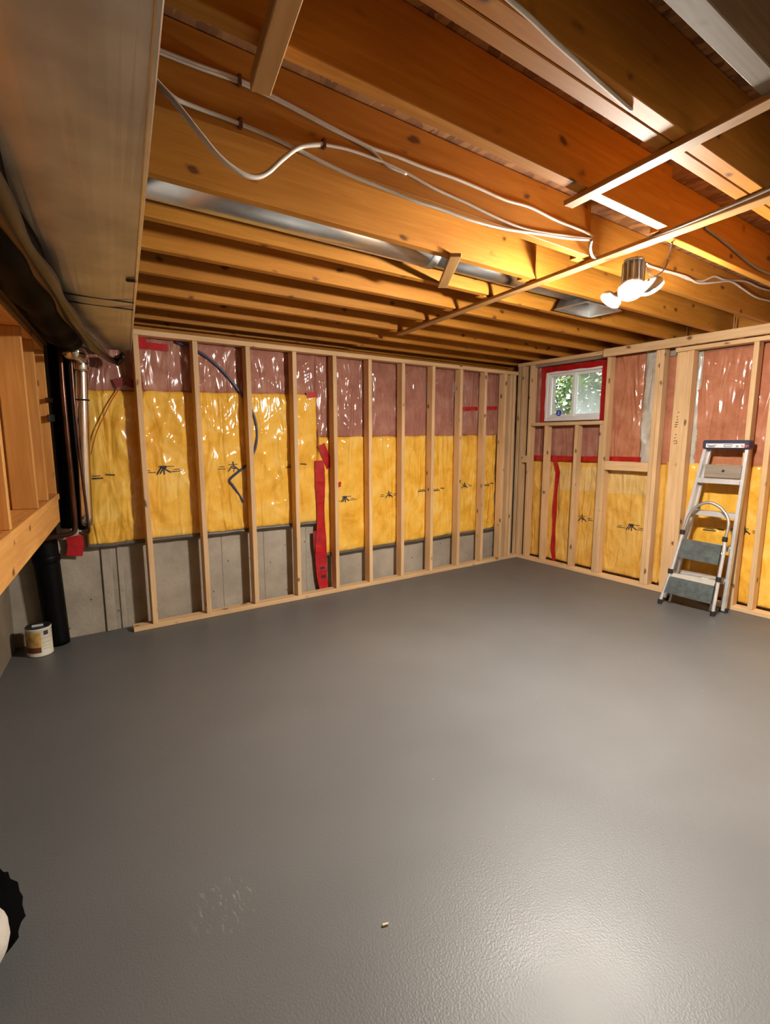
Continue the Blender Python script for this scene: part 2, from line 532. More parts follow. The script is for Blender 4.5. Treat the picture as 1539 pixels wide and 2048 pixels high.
for n, a in (('rim_joist', (-1.4, 5.055, 4.55, 4.59, 2.151, SUB)),):
    box(n, *a, 'joist_fir', ceiling)
box('rim_joist', 5.06, 5.10, -2.6, 4.595, 2.301, SUB, 'joist_fir', ceiling)
box('sill_plate', -1.2, 5.06, YC + 0.14, YC + 0.28, 2.151, 2.189, 'joist_fir', ceiling)
box('sill_plate', XC + 0.002, 5.055, -2.6, YC, 2.301, 2.339, 'stud_pine', ceiling)

# ------------------------------------------------------------------ joists and strapping (parts of the ceiling)
F1A, F1B = onz(1539, 396, 2.335), onz(845, 652, 2.335)
def fx(y):                                   # where the long strapping board crosses a given depth
    t = (y - F1A.y) / (F1B.y - F1A.y)
    return F1A.x + t * (F1B.x - F1A.x)
def dx(y): return 0.185 + (y - 0.81) * 0.128  # right edge of the big duct
JY = [1.228, 1.627, 2.002, 2.375, 2.742, 3.12, 3.52, 3.885, 4.275, 4.50]
for i, y in enumerate(JY):
    left = dx(y) - 0.9 + 0.02
    lo = max(wl(y) + 0.02, left)
    box('joist', lo, fx(y) - 0.055 + random.uniform(-.02, .02), y - 0.047, y, JZ, SUB - 0.002, 'joist_fir', ceiling)
    box('joist', fx(y) - (0.10 if i else 0.045), 5.05, y + 0.001, y + 0.042, JZ, SUB - 0.002, 'joist_fir', ceiling)
for y in (0.921, 0.871):
    box('joist', wl(y) + 0.02, 5.05, y - 0.047, y, JZ, SUB - 0.002, 'joist_fir', ceiling)
o = box('joist', wl(0.6) + 0.02, 5.05, 0.578, 0.632, JZ - 0.005, SUB - 0.002, 'grey_lumber', ceiling)
o['label'] = 'grey weathered joist'
for k in range(8):
    y = 0.25 - 0.381 * k
    box('joist', wl(y) + 0.02, 5.05, y - 0.047, y, JZ, SUB - 0.002, 'joist_fir', ceiling)
# long strapping board and the short one beside it
ext0 = F1A + (F1A - F1B) * 0.45
ext1 = F1B + (F1B - F1A) * 0.16
lumber('strapping_board', (ext0.x, ext0.y, JZ - 0.0105), (ext1.x, ext1.y, JZ - 0.0105), 0.062, 0.019, 'strapping_spruce', ceiling)
f2a, f2b = onz(1135, 412, 2.335), onz(1539, 204, 2.335)
e2 = f2b + (f2b - f2a) * 1.1
lumber('strapping_board', (f2a.x, f2a.y, JZ - 0.0105), (e2.x, e2.y, JZ - 0.0105), 0.05, 0.019, 'strapping_spruce', ceiling)
a, b = onz(520, 172, 2.33), onz(572, 0, 2.33)
b2 = b + (b - a) * 1.2
lumber('nailing_block', (a.x, a.y, JZ - 0.02), (b2.x, b2.y, JZ - 0.02), 0.05, 0.038, 'strapping_spruce', ceiling)
a, b = onz(891, 572, 2.335), onz(897, 518, 2.335)
lumber('nailing_block', (a.x, a.y + 0.03, JZ - 0.0105), (b.x, b.y - 0.05, JZ - 0.0105), 0.055, 0.019, 'strapping_spruce', ceiling)

# ------------------------------------------------------------------ long stud wall
fr = thing('stud_frame', 'long bare stud frame standing on the floor in front of yellow and pink insulation', 'wall frame', (2.6, YB + 0.045, 0))
SD = 0.089
x_end = XR - 0.002
box('bottom_plate', 0.50, x_end, YB, YB + SD, 0.0, 0.038, 'stud_pine', fr)
box('top_plate', 0.585, 4.735, YB, YB + SD, 2.202, 2.240, 'stud_pine', fr)
SX = [0.637, 1.047, 1.456, 1.860, 2.260, 2.640, 3.030, 3.418, 3.813, 4.185, 4.50]
for x in SX:
    dxx = random.uniform(-0.006, 0.006)
    lumber('stud', (x + 0.019, YB + SD / 2, 0.039), (x + 0.019 + dxx, YB + SD / 2, 2.201), 0.038, SD, 'stud_pine', fr, (0, 1, 0))
box('stud', 4.60, 4.638, YB, YB + SD, 0.039, 2.201, 'stud_pine', fr)
box('stud', 4.66, 4.698, YB, YB + SD, 0.039, 2.201, 'stud_pine', fr)

# ------------------------------------------------------------------ short stud wall with the window
fr2 = thing('window_wall_frame', 'bare stud frame with rough window opening, right of the corner', 'wall frame', (XR + 0.045, 2.6, 0))
X0, X1 = XR, XR + SD
box('bottom_plate', X0, X1, 0.2, YB + SD, 0.0, 0.038, 'stud_pine', fr2)
box('ledger_board', X0 - 0.075, X0 - 0.037, 0.2, 3.02, 2.272, JZ - 0.001, 'stud_pine', fr2)
box('top_plate', X0, X1, 2.36, YB + SD, 2.310, 2.349, 'stud_pine', fr2)
box('top_plate', X0 + 0.0, X1, 0.2, 2.355, 2.235, 2.271, 'stud_pine', fr2)
def rstud(y, z0=0.039, z1=2.309, w=0.038, name='stud', x0=X0, x1=X1):
    return box(name, x0, x1, y - w, y, z0, z1, 'stud_pine', fr2)
rstud(4.160); rstud(4.105)
rstud(3.985)
SILLZ = 1.648
rstud(3.745, z1=SILLZ - 0.039); rstud(3.350, z1=SILLZ - 0.039)
rstud(3.055, z1=SILLZ - 0.039); rstud(3.015)
box('rough_sill', X0, X1, 3.019, 3.944, SILLZ - 0.038, SILLZ, 'stud_pine', fr2)
rstud(2.525); rstud(2.485)
box('blocking', X0, X1, 3.986, 4.064, 1.18, 1.262, 'stud_pine', fr2)
box('blocking', X0 + 0.003, X1, 2.528, 2.975, 1.145, 1.235, 'stud_pine', fr2)
box('header', X0 + 0.05, X1, 3.019, 3.944, 2.283, 2.309, 'grey_lumber', fr2)
flat = box('stud', X0 + 0.02, X0 + 0.058, 2.235, 2.345, 0.039, 2.234, 'stud_pine', fr2)
rstud(2.232, z1=2.234); rstud(1.745, z1=2.234); rstud(1.600, z1=2.234)
for y in (1.17, 0.77, 0.37): rstud(y, z1=2.234)
for y in (2.345, 1.86, 1.3):
    box('cross_block', X0 - 0.036, X1, y - 0.038, y, 2.273, 2.311, 'stud_pine', fr2)
# lumber grade stamp on the flat stud
def stroke(name, pts, w, mat, parent, axis, surf, off=0.003, thick=0.0012):
    """a thin ribbon of print lying on a surface; pts are (u,z), surf(u,z) gives the depth"""
    vs, fs = [], []
    P = []
    for (a, b) in zip(pts[:-1], pts[1:]):
        L = math.hypot(b[0] - a[0], b[1] - a[1])
        k = max(1, int(L / 0.02))
        P += [(a[0] + (b[0] - a[0]) * i / k, a[1] + (b[1] - a[1]) * i / k) for i in range(k)]
    P.append(pts[-1])
    for i, p in enumerate(P):
        q0, q1 = P[max(i - 1, 0)], P[min(i + 1, len(P) - 1)]
        tx, tz = q1[0] - q0[0], q1[1] - q0[1]
        l = math.hypot(tx, tz) or 1
        nx, nz = -tz / l, tx / l
        ww = w(i / max(1, len(P) - 1)) if callable(w) else w
        for s in (-0.5, 0.5):
            u, z = p[0] + nx * ww * s, p[1] + nz * ww * s
            d = surf(u, z)
            for o in (off, off - thick):
                vs.append((u, d - o, z) if axis == 'y' else (d - o, u, z))
    for i in range(len(P) - 1):
        a, b = i * 4, i * 4 + 4
        fs += [(a, a + 2, b + 2, b), (a + 1, b + 1, b + 3, a + 3), (a, b, b + 1, a + 1), (a + 2, a + 3, b + 3, b + 2)]
    e = (len(P) - 1) * 4
    fs += [(0, 1, 3, 2), (e, e + 2, e + 3, e + 1)]
    return vs, fs
def strokes(name, list_of_pts, w, mat, parent, axis, surf, off=0.003):
    vs, fs = [], []
    for pts in list_of_pts:
        v, f = stroke(name, pts, w, mat, parent, axis, surf, off)
        b = len(vs)
        vs += v
        fs += [tuple(b + i for i in q) for q in f]
    return mesh(name, vs, fs, mat, parent)
fs_ = lambda u, z: X0 + 0.02
g = []
for (y, z) in ((2.292, 1.70), (2.300, 1.66), (2.296, 1.635), (2.300, 1.50), (2.305, 1.47)):
    g.append([(y - 0.006, z + 0.004), (y + 0.006, z - 0.004)])
g += [[(2.315, 1.61), (2.285, 1.612)], [(2.318, 1.59), (2.288, 1.592)], [(2.318, 1.57), (2.296, 1.572)],
      [(2.318, 1.44), (2.290, 1.445), (2.288, 1.42), (2.312, 1.418)]]
strokes('grade_stamp', g, 0.006, 'ink_brown', flat, 'x', fs_, 0.0015)

# ------------------------------------------------------------------ insulation
def wrinkle(u, v, s):
    a = noise.noise((u * 2.1 + s, v * 1.6, s))
    r1 = 1 - abs(noise.noise((u * 5.2 + v * 2.6 + s * 3, v * 1.7 - u * 0.8, s)))
    r2 = 1 - abs(noise.noise((u * 6.0 - v * 5.0 - s, v * 2.4 + u * 1.5, s + 9)))
    c = noise.noise((u * 17 + s, v * 13, s))
    return 0.0055 * (0.5 + 0.5 * a) + 0.010 * r1 ** 9 + 0.008 * r2 ** 10 + 0.0006 * c
def back_surf(layer, seed, amp=1.0):
    return lambda u, z: 4.205 - layer * 0.012 - amp * wrinkle(u, z, seed)
def right_surf(layer, seed, amp=1.0):
    return lambda u, z: 4.952 - layer * 0.012 - amp * wrinkle(u, z, seed)
def blanket(name, u0, u1, zb, zt, surf, back, axis, mat, label, cat='insulation', step=0.016, group=None, parent=None):
    nu = max(4, int((u1 - u0) / step))
    z_mid = (zt((u0 + u1) / 2) - zb((u0 + u1) / 2))
    nv = max(4, int(z_mid / step))
    vs, fs = [], []
    for j in range(nv + 1):
        for i in range(nu + 1):
            u = u0 + (u1 - u0) * i / nu
            t = j / nv
            z = zb(u) * (1 - t) + zt(u) * t
            d = surf(u, z)
            e = min(i / nu * (u1 - u0), (1 - i / nu) * (u1 - u0), t * z_mid, (1 - t) * z_mid)
            k = 1 - math.exp(-e / 0.02)
            d = d * k + (d + 0.012) * (1 - k)
            vs.append((u, d, z) if axis == 'y' else (d, u, z))
    idx = lambda i, j: j * (nu + 1) + i
    for j in range(nv):
        for i in range(nu):
            fs.append((idx(i, j), idx(i + 1, j), idx(i + 1, j + 1), idx(i, j + 1)))
    ring = [idx(i, 0) for i in range(nu + 1)] + [idx(nu, j) for j in range(1, nv + 1)] + [idx(i, nv) for i in range(nu - 1, -1, -1)] + [idx(0, j) for j in range(nv - 1, 0, -1)]
    b0 = len(vs)
    for r in ring:
        v = vs[r]
        vs.append((v[0], back, v[2]) if axis == 'y' else (back, v[1], v[2]))
    n = len(ring)
    for k in range(n):
        fs.append((ring[k], b0 + k, b0 + (k + 1) % n, ring[(k + 1) % n]))
    o = mesh(name, vs, fs, mat, parent, True)
    if label:
        tag(o, label, cat, group or {'insulation_blanket': 'yellow insulation blankets', 'pink_insulation': 'pink insulation bays', 'plastic_sheet': 'grey plastic strips'}.get(name))
    return o
def zline(pA, pB, plane, axis, wob=0.006, s=0.0):
    f = ony if axis == 'y' else onx
    A, B = f(*pA, plane), f(*pB, plane)
    k = 0 if axis == 'y' else 1
    def g(u):
        t = (u - A[k]) / (B[k] - A[k])
        return A.z + (B.z - A.z) * t + wob * noise.noise((u * 6 + s, s, 0))
    return g
PB = 4.195
u_of = lambda px, py: ony(px, py, PB).x
bot1 = zline((162, 1093), (632, 1043), PB, 'y', 0.008, 3)
top1 = zline((175, 780), (634, 789), PB, 'y', 0.006, 5)
SY1 = back_surf(1, 1.3, 1.05)
SP1 = back_surf(0, 4.1)
SY2 = back_surf(1, 7.7, 0.8)
SP2 = back_surf(0, 11.9)
uL, uM, uR = u_of(163, 940), u_of(634, 920), u_of(990, 960)
ins1 = blanket('insulation_blanket', uL, uM, bot1, top1, SY1, YC - 0.002, 'y', 'yellow_blanket',
               'wide yellow insulation blanket under clear plastic, left of the red vertical tape')
bot2 = zline((651, 1108), (984, 1056), PB, 'y', 0.006, 8)
top2 = zline((676, 874), (989, 870), PB, 'y', 0.012, 2)
ins2 = blanket('insulation_blanket', uM + 0.012, uR, bot2, top2, SY2, YC - 0.002, 'y', 'yellow_blanket',
               'yellow insulation blanket under clear plastic, between the red tape and the corner')
pk1 = blanket('pink_insulation', uL - 0.02, uM, lambda u: top1(u) - 0.004, lambda u: 2.215, SP1, YC - 0.001, 'y', 'pink_batt',
              'dull pink insulation strip behind wrinkled clear plastic above the wide yellow blanket')
pk2 = blanket('pink_insulation', uM + 0.004, 4.86, lambda u: (top2(u) - 0.004) if u > uM + 0.05 else 1.32, lambda u: 2.215, SP2, YC - 0.001, 'y', 'pink_batt',
              'dull pink insulation behind clear plastic above the yellow blanket beside the corner')
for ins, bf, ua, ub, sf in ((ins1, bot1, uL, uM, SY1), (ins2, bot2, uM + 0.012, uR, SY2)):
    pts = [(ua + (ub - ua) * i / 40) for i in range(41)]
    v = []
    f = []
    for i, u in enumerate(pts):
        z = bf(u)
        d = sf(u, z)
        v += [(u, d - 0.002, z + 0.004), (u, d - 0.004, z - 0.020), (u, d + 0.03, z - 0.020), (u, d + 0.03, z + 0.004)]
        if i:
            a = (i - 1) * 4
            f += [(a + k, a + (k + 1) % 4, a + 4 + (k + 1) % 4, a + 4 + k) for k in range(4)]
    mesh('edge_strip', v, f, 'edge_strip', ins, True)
# printed marks
def house_mark(u, z, s, kind=0):
    m = []
    if kind == 0:
        m += [[(u - .22 * s, z + .10 * s), (u + .55 * s, z + .10 * s)], [(u - .10 * s, z + .05 * s), (u - .30 * s, z - .28 * s)],
              [(u, z + .02 * s), (u + .36 * s, z - .20 * s)], [(u - .02 * s, z - .02 * s), (u - .16 * s, z - .26 * s)], [(u + .03 * s, z - .05 * s), (u + .05 * s, z - .30 * s)],
              [(u - .85 * s, z - .08 * s), (u - .6 * s, z - .08 * s)], [(u - .95 * s, z - .18 * s), (u - .35 * s, z - .18 * s)],
              [(u + .5 * s, z - .06 * s), (u + .8 * s, z - .05 * s)], [(u + .4 * s, z - .17 * s), (u + 1.0 * s, z - .14 * s)]]
    elif kind == 1:
        m += [[(u - .3 * s, z + .08 * s), (u + .2 * s, z + .09 * s)], [(u - .05 * s, z + .25 * s), (u - .02 * s, z - .05 * s)], [(u - .1 * s, z + .02 * s), (u - .32 * s, z - .28 * s)],
              [(u, z), (u + .3 * s, z - .25 * s)], [(u - .12 * s, z - .10 * s), (u + .14 * s, z - .12 * s)], [(u + .02 * s, z - .1 * s), (u - .03 * s, z - .32 * s)],
              [(u - .8 * s, z - .02 * s), (u - .5 * s, z - .02 * s)], [(u - .85 * s, z - .14 * s), (u - .45 * s, z - .14 * s)],
              [(u + .4 * s, z), (u + .7 * s, z + .01 * s)], [(u + .42 * s, z - .12 * s), (u + .8 * s, z - .10 * s)]]
    else:
        m += [[(u - .5 * s, z), (u + .1 * s, z + .01 * s)], [(u - .6 * s, z - .12 * s), (u + .2 * s, z - .10 * s)], [(u + .3 * s, z + .06 * s), (u + .7 * s, z + .02 * s)]]
    return m
def mark_at(px, py, kind, ins, surf, axis='y', s=0.155, back_dir=1, name='printed_mark'):
    p = ony(px, py, PB) if axis == 'y' else onx(px, py, 4.94)
    u = p.x if axis == 'y' else p.y
    ms = house_mark(0, 0, s, kind)
    ms = [[(u + back_dir * a, p.z + b) for a, b in q] for q in ms]
    strokes(name, ms[:1] + ms[5:], 0.0055, 'ink_dark', ins, axis, surf)
    strokes(name, ms[1:5], 0.010, 'ink_dark', ins, axis, surf, 0.0035)
    if kind == 0:
        strokes(name, [[(u - back_dir * .14 * s, p.z + .07 * s), (u + back_dir * .16 * s, p.z + .07 * s)]], 0.022, 'ink_dark', ins, axis, surf, 0.004)
for px, py, k in ((325, 937, 0), (467, 932, 1), (590, 930, 2), (196, 952, 2)):
    mark_at(px, py, k, ins1, SY1)
for px, py, k in ((688, 996, 0), (777, 988, 1), (846, 979, 2), (874, 978, 2), (928, 970, 1), (974, 968, 2)):
    mark_at(px, py, k, ins2, SY2, s=0.135)
# right wall
PR = 4.94
RY = right_surf(1, 21.0, 0.75)
RY2 = right_surf(1, 25.0, 0.9)
RK = right_surf(0, 31.0, 0.8)
RK2 = right_surf(0, 35.5, 1.0)
v_of = lambda px, py: onx(px, py, PR).y
ins3 = blanket('insulation_blanket', 2.42, 4.19, lambda u: 0.045, zline((1020, 921), (1282, 928), PR, 'x', 0.003, 4), RY, XC - 0.002, 'x', 'yellow_paper_blanket',
               'yellow insulation blanket below the window, reaching down to the bottom plate')
ins4 = blanket('insulation_blanket', 0.2, 2.41, lambda u: 0.045, zline((1385, 926), (1539, 934), PR, 'x', 0.006, 6), RY2, XC - 0.002, 'x', 'yellow_blanket',
               'yellow insulation blanket behind the folded step ladder')
ztp = zline((1020, 921), (1282, 928), PR, 'x', 0.003, 4)
pk3 = blanket('pink_insulation', WY1 + 0.045, 4.19, lambda u: ztp(u) + 0.002, lambda u: 2.306, RK, XC - 0.001, 'x', 'pink_batt',
              'narrow dull pink insulation bay between the corner and the window')
pk4 = blanket('pink_insulation', WY0 - 0.02, WY1 + 0.04, lambda u: ztp(u) + 0.002, lambda u: WZ0 - 0.05, RK, XC - 0.001, 'x', 'pink_batt',
              'low dull pink insulation panel under the window sill')
zpp = zline((1160, 986), (1290, 995), PR, 'x', 0.004, 9)
blanket('paper_facing', 2.50, 3.745, zpp, lambda u: ztp(u) - 0.03, right_surf(1.35, 21.0, 0.75), 4.946, 'x', 'pale_paper', None, parent=ins3)
gp0, gp1 = v_of(1312, 820), v_of(1282, 820)
pk5 = blanket('pink_insulation', gp1, WY0 - 0.05, lambda u: ztp(u) + 0.002, lambda u: 2.306, RK, XC - 0.001, 'x', 'coral_batt',
              'tall coral pink insulation bay just right of the window')
gpoly = blanket('plastic_sheet', gp0 - 0.04, gp1 - 0.004, lambda u: ztp(u) - 0.03, lambda u: 2.306, right_surf(0, 44, 1.6), XC - 0.001, 'x', 'grey_poly',
                'shiny grey clear plastic strip hanging beside the coral pink bay', 'plastic sheet')
pk6 = blanket('pink_insulation', 0.2, gp0 - 0.05, lambda u: 1.22, lambda u: 2.23, RK2, XC - 0.001, 'x', 'coral_batt',
              'wide coral pink insulation under wrinkled plastic above the step ladder')
ws0, ws1 = v_of(1397, 820), v_of(1376, 820)
blanket('plastic_sheet', ws0, ws1, lambda u: 1.225, lambda u: 2.232, right_surf(1.2, 51, 0.6), 4.945, 'x', 'grey_poly',
        'thin pale grey plastic edge beside the stamped flat stud', 'plastic sheet')
for px, py, k in ((1165, 1035, 1), (1262, 1052, 0), (1018, 1008, 1), (1036, 1008, 1)):
    mark_at(px, py, k, ins3, RY, 'x', 0.16 if px > 1100 else 0.10, -1)
for px, py, k in ((1425, 1058, 2), (1490, 1060, 1)):
    mark_at(px, py, k, ins4, RY2, 'x', 0.13, -1)

# ------------------------------------------------------------------ red tape
def tape(label, pts, w, axis, surf, mat='red_tape', parent=None, off=0.006):
    v, f = stroke('red_tape', pts, w, mat, None, axis, surf, off, 0.003)
    o = mesh('red_tape', v, f, mat, parent, False)
    if parent is None:
        tag(o, label, 'tape', 'red tape on the insulation')
    return o
def U(px, py): p = ony(px, py, PB - 0.012); return (p.x, p.z)
def V(px, py): p = onx(px, py, PR - 0.012); return (p.y, p.z)
SF = lambda u, z: min(SY1(u, z) if u < uM else SY2(u, z), 4.19)
wob = lambda a, b: (lambda t: a + b * math.sin(t * 9) * 0.5 + b * 0.6 * math.sin(t * 23))
lt = tape('long crinkled red tape running down to the plate between the two yellow blankets', [U(638, 921), U(640, 1000), U(641, 1060), U(641, 1110), U(643, 1150), U(647, 1176)],
          lambda t: 0.092 + 0.012 * math.sin(t * 11) + 0.02 * max(0, math.sin(t * 3.2 - 1.2)), 'y', lambda u, z: min(SF(u, z), 4.192) - 0.006)
tape('', [U(629, 1062), U(630, 1090), U(634, 1115)], 0.04, 'y', lambda u, z: 4.186, 'dark_red_tape', lt)
tape('', [U(610, 1186), U(640, 1180)], 0.02, 'y', lambda u, z: 4.186, 'dark_red_tape', lt)
for (px, py) in ((643, 1135), (646, 1152)):
    u, z = U(px, py)
    strokes('tape_print', [[(u - .02, z), (u + .025, z)]], 0.022, 'ink_dark', lt, 'y', lambda u, z: 4.176, 0.008)
tape('short red tape slanting to the right above the long red tape', [U(642, 889), U(648, 905), U(660, 935)], 0.075, 'y', lambda u, z: 4.186)
tape('tiny red tape corner peeking out right of a stud beside the slanting tape', [U(672, 972), U(682, 967)], 0.045, 'y', lambda u, z: 4.186)
tape('small red tape patch at the top right corner of the wide yellow blanket', [U(613, 791), U(634, 789)], 0.05, 'y', lambda u, z: 4.188)
tape('thin red tape band across the pink insulation near the corner', [U(921, 818), U(995, 816)], 0.043, 'y', lambda u, z: SP2(u, z))
t2 = tape('red tape under the top plate at the left end stud', [U(274, 690), U(300, 692), U(337, 696)], 0.05, 'y', lambda u, z: 4.186)
tape('', [U(276, 676), U(292, 678)], 0.07, 'y', lambda u, z: 4.186, 'red_tape', t2, 0.009)
tape('dark red tape crumpled above the left end of the yellow blanket', [U(228, 768), U(250, 762), U(285, 774)], 0.06, 'y', lambda u, z: 4.188, 'dark_red_tape')
tape('red tape end hanging below the dark pipes in the left corner', [U(148, 1072), U(152, 1090), U(149, 1112)], 0.10, 'y', lambda u, z: 4.19)
RS = lambda u, z: RY(u, z)
tb = tape('long red tape band under the window along the top of the yellow blanket', [V(1018, 914), V(1100, 916), V(1150, 918), V(1200, 918), V(1281, 920)], 0.058, 'x', lambda u, z: min(RS(u, z), 4.93))
tape('wavy vertical red tape below the window from the band to the floor plate', [V(1110, 922), V(1115, 945), V(1112, 975), V(1109, 1010), V(1107, 1060), V(1105, 1100), V(1108, 1124)],
     lambda t: 0.054 + 0.010 * math.sin(t * 17), 'x', lambda u, z: min(RS(u, z), 4.93))
tape('short thin red tape strip in the corner bay below the band', [V(1014, 969), V(1045, 971)], 0.034, 'x', RS)

# ------------------------------------------------------------------ blue tubing, thin wire
tp = lambda px, py, d=4.165: ony(px, py, d)
tube('blue_tube', [tp(352, 684, 4.181), tp(398, 704, 4.181), tp(440, 737, 4.181), tp(470, 772, 4.181), tp(489, 797, 4.181), tp(505, 825, 4.181), tp(512, 850, 4.181), tp(513, 880, 4.181), tp(508, 903, 4.181),
                   tp(495, 928, 4.181), tp(476, 944, 4.181), tp(459, 960, 4.181), tp(466, 972, 4.181), tp(478, 990, 4.181), tp(486, 1004, 4.181)], 0.0105, 'blue_tubing', n=6)
tag(bpy.data.objects['blue_tube'], 'dark blue flexible tube curving down over the wide yellow blanket', 'tube')
tube('red_wire', [tp(240, 775, 4.17), tp(222, 803, 4.165), tp(205, 838, 4.16), tp(192, 868, 4.16), tp(181, 911, 4.165)], 0.004, 'orange_wire', sides=6)
tag(bpy.data.objects['red_wire'], 'thin rust red wire dangling over the left end of the yellow blanket', 'wire')

# ------------------------------------------------------------------ window
win = bpy.data.objects.new('window_1', None)
COL.objects.link(win)
win.matrix_basis = Matrix.Translation((4.97, (WY0 + WY1) / 2, WZ0))
struct(win)
win['label'] = 'small white sliding basement window with green leaves outside'
FX0, FX1 = 4.935, 5.03
def ring(name, y0, y1, z0, z1, w, xa, xb, parent):
    for n, a in (('left_member', (xa, xb, y1 - w, y1, z0, z1)), ('right_member', (xa, xb, y0, y0 + w, z0, z1)),
                 ('head_member', (xa, xb, y0 + w, y1 - w, z1 - w, z1)), ('sill_member', (xa, xb, y0 + w, y1 - w, z0, z0 + w))):
        box(n, *a, 'vinyl_white', parent, 0.003)
ring('frame', WY0, WY1, WZ0, WZ1, 0.042, FX0, FX1, win)
ym = (WY0 + WY1) / 2 + 0.005
def sash(y0, y1, xa, xb, gm):
    s = box('sash', xa, xb, y1 - 0.032, y1, WZ0 + 0.043, WZ1 - 0.043, 'vinyl_white', win, 0.003)
    box('sash_stile', xa, xb, y0, y0 + 0.032, WZ0 + 0.043, WZ1 - 0.043, 'vinyl_white', s, 0.003)
    box('sash_rail', xa, xb, y0 + 0.033, y1 - 0.033, WZ0 + 0.043, WZ0 + 0.073, 'vinyl_white', s, 0.003)
    box('sash_rail', xa, xb, y0 + 0.033, y1 - 0.033, WZ1 - 0.073, WZ1 - 0.043, 'vinyl_white', s, 0.003)
    p = mesh('pane', [((xa + xb) / 2, y0 + 0.03, WZ0 + 0.07), ((xa + xb) / 2, y1 - 0.03, WZ0 + 0.07), ((xa + xb) / 2, y1 - 0.03, WZ1 - 0.07), ((xa + xb) / 2, y0 + 0.03, WZ1 - 0.07)],
             [(0, 1, 2, 3)], gm, s)
    return s
sash(ym - 0.016, WY1 - 0.043, 4.945, 4.975, 'glass_clear')
sash(WY0 + 0.043, ym + 0.016, 4.980, 5.010, 'glass_misted')
# red tape round the frame: one masking with four strips
tw = thing('window_tape', 'bright red tape framing the white basement window', 'tape', (4.93, 3.475, WZ0))
flat_r = lambda u, z: 4.934
for n, pts, w in (('tape_strip', [(WY1 + 0.018, WZ0 - 0.01), (WY1 + 0.016, WZ1 + 0.04)], lambda t: 0.058 + 0.006 * math.sin(t * 15)),
                  ('tape_strip', [(WY1 + 0.04, WZ1 + 0.014), (WY0 - 0.02, WZ1 + 0.010)], lambda t: 0.062 + 0.006 * math.sin(t * 19)),
                  ('tape_strip', [(WY0 + 0.006, WZ1 + 0.03), (WY0 + 0.008, WZ0 - 0.01)], lambda t: 0.062 + 0.005 * math.sin(t * 13))):
    k = 40
    P = [(pts[0][0] + (pts[1][0] - pts[0][0]) * i / k, pts[0][1] + (pts[1][1] - pts[0][1]) * i / k) for i in range(k + 1)]
    v, f = stroke(n, P, w, 'red_tape', tw, 'x', lambda u, z: 4.934 + 0.002 * noise.noise((u * 30, z * 30, 1)), 0.003, 0.004)
    mesh(n, v, f, 'red_tape', tw)
# blue round sticker
st = thing('window_sticker', 'round blue sticker with a white key shaped mark on the window pane', 'sticker', onx(1117, 825, 4.956))
c = onx(1117, 826, 4.9425)
lathe('white_backing', [(0.047, 0), (0.047, 0.0015)], c + Vector((0.0008, 0, 0)), 'sticker_white', st, 32, (-1, 0, 0), False)
lathe('blue_disc', [(0.036, 0), (0.036, 0.0025)], c, 'sticker_blue', st, 32, (-1, 0, 0), False)
fl = lambda u, z: c.x - 0.0025
strokes('white_mark', [[(c.y + 0.002, c.z - 0.018), (c.y - 0.002, c.z + 0.02)]], 0.008, 'sticker_white', st, 'x', fl, 0.0018)
strokes('white_mark', [[(c.y + 0.009, c.z - 0.014), (c.y - 0.006, c.z - 0.014)]], 0.014, 'sticker_white', st, 'x', fl, 0.0022)
# outside
struct(box('ground_outside', 5.145, 9.0, 0.5, 8.5, 1.2, 1.42, 'soil', None, 0))
def bush(name, label, mat, seed, n, x0, x1, y0, y1, z0, z1):
    rnd = random.Random(seed)
    vs, fs = [], []
    for i in range(n):
        p = Vector((rnd.uniform(x0, x1), rnd.uniform(y0, y1), rnd.uniform(z0, z1)))
        d = Vector((rnd.uniform(-.4, .4), rnd.uniform(-1, 1), rnd.uniform(-1, .6))).normalized()
        s = d.cross(Vector((rnd.uniform(.4, 1), rnd.uniform(-.5, .5), rnd.uniform(-.5, .5)))).normalized()
        l, w = rnd.uniform(0.06, 0.13), rnd.uniform(0.014, 0.026)
        nn = d.cross(s) * 0.008
        b = len(vs)
        vs += [p, p + d * l * .45 + s * w + nn, p + d * l, p + d * l * .45 - s * w + nn, p + d * l * .45]
        fs += [(b, b + 1, b + 4), (b + 1, b + 2, b + 4), (b + 2, b + 3, b + 4), (b + 3, b, b + 4)]
    o = mesh(name, vs, fs, mat)
    tag(o, label, 'foliage', None, 'stuff')
bush('leafy_shrub', 'dark green leafy shrub seen through the basement window', 'leaf_dark', 5, 5200, 5.75, 6.5, 2.9, 5.6, 1.43, 3.1)
bush('leafy_shrub', 'light yellow green leaves scattered through the shrub outside the window', 'leaf_light', 6, 2600, 5.65, 6.3, 2.9, 5.6, 1.7, 3.1)

# ------------------------------------------------------------------ big duct, black wrap and left corner
DZ0, DZ1 = 2.07, 2.33
du = thing('supply_duct', 'large galvanised rectangular duct hanging under the joists, upper left', 'duct', (0.1, 2.0, DZ1))
def dpt(y, off, z): return Vector((dx(y) - off, y, z))
ys = [-1.2, 0.2, 0.9, 1.5, 2.1, 2.7, 3.2, 3.6, 3.98]
vs, fs = [], []
M = 14
for y in ys:
    for k in range(M + 1):
        t = k / M
        z = DZ0 - 0.006 * math.sin(t * math.pi) * (1 + 0.8 * math.sin(y * 3.1)) + 0.004 * noise.noise((t * 4, y * 2, 0))
        vs.append(dpt(y, 0.30 * t, z))
    vs += [dpt(y, 0.30, DZ1), dpt(y, 0, DZ1)]
R = M + 3
for i in range(len(ys) - 1):
    for k in range(R):
        k2 = (k + 1) % R
        fs.append((i * R + k, i * R + k2, (i + 1) * R + k2, (i + 1) * R + k))
fs += [tuple(range(R)), tuple((len(ys) - 1) * R + k for k in range(R))]
ob = mesh('duct_body', vs, fs, 'galvanised', du)
